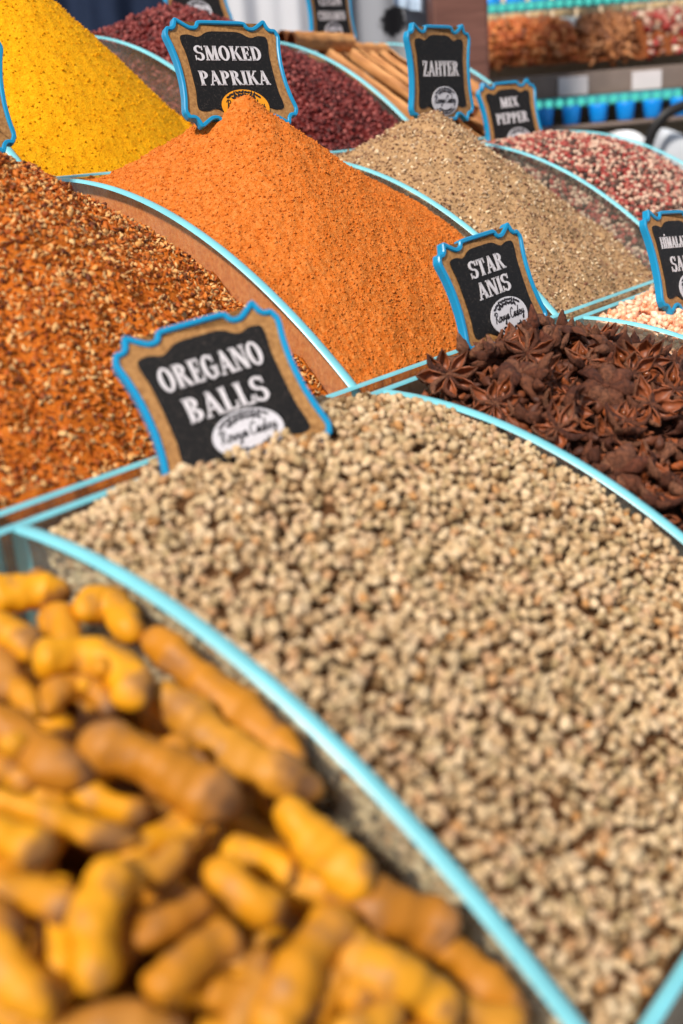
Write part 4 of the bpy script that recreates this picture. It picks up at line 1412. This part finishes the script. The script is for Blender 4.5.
def far_heap(name, r0, r1, z0, top, seed, mats, stops_label, cat, size, n, protos, bias):
    rng = np.random.default_rng(seed)
    nx, ny = 46, 16
    X, Y = np.meshgrid(np.linspace(r0, r1, nx), np.linspace(.065, .235, ny), indexing='ij')
    u = (X - r0) / (r1 - r0); v = (Y - .065) / .17
    Zt = z0 + (top - z0) * (np.sin(np.pi * np.clip(u * bias[0] + bias[1], 0, 1)) ** .45) * (np.sin(np.pi * np.clip(v * .80 + .05, 0, 1)) ** .9) + .008 * fbm(X, Y, 30, seed)
    P = np.stack([X, Y, Zt], 2).reshape(-1, 3)
    i = np.arange(nx - 1)[:, None] * ny + np.arange(ny - 1)[None]
    q = np.stack([i, i + ny, i + ny + 1, i + 1], 2).reshape(-1, 4)
    low = P.copy(); low[:, 2] = z0 - .001; m = len(P)
    i2 = q[:, ::-1] + m
    ok = np.where((Zt.ravel() > z0 + .020) & (np.abs(u.ravel() - .5) < .5 - .014 / (r1 - r0)))[0]; pick = rng.choice(ok, n); loc = P[pick] + rng.normal(size=(n, 3)) * np.array([.003, .005, .002]); loc[:, 2] += .006; 
    V, F = scatter(protos, rand_rot(n, rng), loc, rng.uniform(size[0], size[1], n), rng.integers(0, len(protos), n))
    org = far(.80, 2.40, 0)
    def tw(A): return org + A[:, :1] * RGT + A[:, 1:2] * FWD + np.array([0, 0, 1]) * A[:, 2:3]
    Vall = np.concatenate([tw(P), tw(low), tw(V)])
    o = world_obj(name, Vall, [q, i2, F + 2 * m], mats, tw(np.array([[(r0 + r1) / 2, .25, z0]]))[0], np.concatenate([np.zeros(2 * len(q)), np.ones(len(F))]).astype(int))
    return tag(o, stops_label, cat, kind='stuff')


dry = pieces_mat('dried_fruit_pieces', [(0.0, lin(150, 66, 26)), (0.3, lin(206, 112, 50)), (0.6, lin(172, 88, 44)), (0.8, lin(226, 146, 82)), (1.0, lin(104, 54, 34))], .5, .4, 200, .3)
dry2 = pieces_mat('red_mix_pieces', [(0.0, lin(140, 30, 32)), (0.3, lin(168, 60, 54)), (0.5, lin(222, 200, 180)), (0.62, lin(110, 40, 38)), (0.8, lin(186, 150, 124)), (1.0, lin(84, 34, 32))], .5, .4, 200, .3)
brown = pieces_mat('brown_root_pieces', [(0.0, lin(104, 60, 36)), (0.5, lin(148, 92, 54)), (0.8, lin(190, 128, 80)), (1.0, lin(90, 52, 34))], .5, .4, 200, .3)
chips = [lump(2, (1, .7, .5), .25, 600 + k) for k in range(4)]
longs = [lump(2, (1.7, .5, .4), .2, 620 + k) for k in range(4)]
dbase = plain('dried_goods_base', (120, 66, 36), .9, .1, .3, 60)
far_heap('dried_fruit_heap', -.42, -.186, .268, .380, 3, [dbase, dry], 'blurred orange brown heap of dried fruit on the far shelf', 'dried goods', (.006, .013), 900, chips, (.50, .30))
far_heap('dried_root_heap', -.186, -.060, .268, .374, 4, [dbase, brown], 'blurred brown heap of dried roots in the middle of the far shelf', 'dried goods', (.007, .013), 700, longs, (.4, .3))
far_heap('dried_flower_heap', -.060, .30, .268, .380, 5, [dbase, dry2], 'blurred red and white heap of dried flowers at the right of the far shelf', 'dried goods', (.006, .012), 1000, chips, (.50, .30))

# white sacks under the lower shelf, one with a black strap
def sack(r, dist, z, sx, sy, sz, seed, label, mat):
    v, f = lump(4, (sx, sy, sz), .05, seed, 1.2)
    v = np.sign(v) * np.abs(v / np.array([sx, sy, sz])) ** .45 * np.array([sx, sy, sz])
    v[:, 2] += .012 * np.sin(v[:, 0] * 40 + seed) * (v[:, 2] > 0)
    o = far_root('white_sack', r, dist, z, label, 'sack')
    v[:, 2] -= v[:, 2].min()
    link('body', mesh_from('body', v, [f], mat), parent=o)
    return o


SACK = plain('white_plastic_bag', (232, 232, 236), .45, .4, .05, 14)
SACKG = plain('grey_plastic_bag', (196, 200, 208), .45, .4, .06, 14)
part_box('bag_shelf', (-.44, -.18, h0 - .045), (.75, .55, h0 - .025), GREYW, fs)
sack(.590, 2.34, -.022, .112, .080, .075, 5, 'plump white sack under the far stall shelf, left of the strap', SACK)
s2 = sack(.756, 2.34, -.022, .038, .072, .075, 9, 'narrow grey white sack beside the dark post, crossed by a black strap', SACKG)
# the strap: a bent black band
C = catmull([(-.075, -.105, .115), (-.062, -.115, .160), (-.035, -.118, .190), (.012, -.112, .205), (.040, -.10, .205)], 8)
V = []; F = []
for i, c in enumerate(C):
    t = C[min(i + 1, len(C) - 1)] - C[max(i - 1, 0)]; t /= np.linalg.norm(t); n_ = np.array([-t[2], 0, t[0]])
    w = .010
    for s_, d_ in ((-1, -.002), (1, -.002), (1, .002), (-1, .002)): V.append(c + n_ * w * s_ + np.array([0, d_, 0]))
for i in range(len(C) - 1):
    for j in range(4): F.append([i * 4 + j, i * 4 + (j + 1) % 4, i * 4 + 4 + (j + 1) % 4, i * 4 + 4 + j])
F += [[3, 2, 1, 0], [len(V) - 4, len(V) - 3, len(V) - 2, len(V) - 1]]
link('strap', mesh_from('strap', np.array(V) + np.array([0, .012, 0]), F, plain('black_strap', (36, 34, 36), .5, .3, .1, 60)), parent=s2)['label'] = 'black strap'

# brown post and hanging cloths
pr = far_root('wooden_post', .262, 1.92, -Z0, 'brown wooden post rising behind the ZAHTER plaque', 'post')
V, F = box_arrays((-.046, -.03, .02), (.046, .06, 2.4), .006)
BR = wood_mat('brown_post_wood', (92, 58, 50), (118, 78, 68))
link('shaft', mesh_from('shaft', V, F, BR, smooth=False), parent=pr)
V, F = box_arrays((-.06, -.045, 0), (.06, .075, .05), .006)
link('foot', mesh_from('foot', V, F, BR, smooth=False), parent=pr)


def cloth(name, r0, r1, dist, ztop, zbot, mat, folds, amp, seed, label, cat, slope=0.0):
    rng = np.random.default_rng(seed)
    nx, nz = 90, 60; w = r1 - r0
    X, Zg = np.meshgrid(np.linspace(0, 1, nx), np.linspace(0, 1, nz), indexing='ij')
    dep = amp * np.sin(X * folds * 6.283 + .8 * np.sin(Zg * 3 + seed)) + amp * .6 * np.sin(X * folds * 2.3 * 6.283 + 2 * Zg + seed * 2) + amp * .7 * vnoise(X * w, Zg, 9, seed)
    dep *= .35 + .65 * Zg
    r = r0 + X * w; z = ztop + (zbot - ztop) * Zg + slope * X * w
    th = .004
    org = np.array([CAM[0], CAM[1], 0.0])
    def tw(d): return (org + r[..., None] * RGT + (dist + d)[..., None] * FWD + z[..., None] * np.array([0, 0, 1])).reshape(-1, 3)
    A, B = tw(dep), tw(dep + th); m = len(A)
    i = np.arange(nx - 1)[:, None] * nz + np.arange(nz - 1)[None]
    q = np.stack([i, i + nz, i + nz + 1, i + 1], 2).reshape(-1, 4)
    ring = np.concatenate([np.arange(nz), np.arange(1, nx) * nz + nz - 1, (nx - 1) * nz + np.arange(nz - 2, -1, -1), np.arange(nx - 2, 0, -1) * nz])
    k = np.roll(ring, -1)
    V = np.concatenate([A, B]); side = np.stack([ring, k, k + m, ring + m], 1)
    b = far((r0 + r1) / 2, dist, zbot)
    o = world_obj(name, V, [q, q[:, ::-1] + m, side], mat, b)
    return tag(o, label, cat)


# rail that carries the cloths
def rail(r0, r1, dist, z):
    o = far_root('clothes_rail', (r0 + r1) / 2, dist, -Z0, 'steel rail on two uprights carrying the hanging cloths, above the view', 'rail')
    half = (r1 - r0) / 2
    ST = plain('steel_rail', (150, 150, 155), .3, .5, .05, 20, .8)
    part_box('rail', (-half, -.012, Z0 + z - .012), (half, .012, Z0 + z + .012), ST, o)
    for s in (-1, 1): part_box('upright', (s * half - .012, -.012, 0), (s * half + .012, .012, Z0 + z), ST, o)


rail(-.60, .26, 2.04, .816)
NAVY = plain('navy_cloth', (34, 44, 66), .9, .1, .2, 12)
LIN_ = plain('white_cloth', (196, 196, 203), .85, .1, .03, 8)
m_, nt_, out_ = new_mat('grey_cloth_with_blotch')
b_ = principled(nt_, out_, .9, .1)
tc_ = nt_.nodes.new('ShaderNodeTexCoord'); 
vm_ = nt_.nodes.new('ShaderNodeVectorMath'); vm_.operation = 'DISTANCE'
nt_.links.new(tc_.outputs['Object'], vm_.inputs[0])
bl = far(.163, 2.02, .358) - far(.150, 2.02, -.50)
vm_.inputs[1].default_value = tuple(bl)
dn = math_node(nt_, 'ADD', vm_.outputs['Value'], math_node(nt_, 'MULTIPLY', noise(nt_, 40, 3), .05))
nt_.links.new(ramp(nt_, dn, [(0.046, lin(30, 30, 34)), (0.052, lin(148, 150, 158))]), b_.inputs['Base Color'])
GREYC = m_
cloth('hanging_cloth', -.56, -.195, 1.97, .80, -.45, NAVY, 3, .016, 3, 'dark navy cloth hanging behind the turmeric and sumac heaps', 'cloth')
cloth('hanging_cloth', -.20, .055, 1.93, .80, -.45, LIN_, 2.5, .012, 4, 'white cloth hanging behind the SMOKED PAPRIKA plaque', 'cloth')
cloth('hanging_cloth', .045, .255, 2.02, .80, -.50, GREYC, 1.6, .010, 6, 'grey cloth with a black blotch hanging beside the brown post', 'cloth')
cloth('folded_cloth', .160, .212, 1.985, .45, .380, plain('pale_blue_cloth', (170, 188, 210), .85, .1, .05, 20), 1, .008, 8, 'pale blue cloth end draped over the grey one', 'cloth', -.35)

# ground and the shop wall far behind
V, F = box_arrays((-4, -3, -Z0 - .05), (7, 7, -Z0))
m_, nt_, out_ = new_mat('paving')
b_ = principled(nt_, out_, .8, .2)
tc_ = nt_.nodes.new('ShaderNodeTexCoord'); bk = nt_.nodes.new('ShaderNodeTexBrick')
bk.inputs['Scale'].default_value = 2.5; bk.inputs['Color1'].default_value = lin(128, 122, 114); bk.inputs['Color2'].default_value = lin(146, 138, 128); bk.inputs['Mortar'].default_value = lin(84, 80, 76)
nt_.links.new(tc_.outputs['Object'], bk.inputs['Vector']); nt_.links.new(bk.outputs['Color'], b_.inputs['Base Color'])
g_ = world_obj('ground', V, F, m_, (1.5, 2, -Z0), smooth=False); g_['kind'] = 'structure'
c0 = far(.3, 4.6, 0)
n0 = empty('wall_back', (c0[0], c0[1], -Z0), (0, 0, YF)); n0['kind'] = 'structure'
V, F = box_arrays((-2.6, 0, 0), (2.6, .12, 2.9), .004)
w_ = link('plaster', mesh_from('plaster', V, F, plain('grey_plaster', (120, 120, 126), .9, .1, .08, 4), smooth=False), parent=n0)
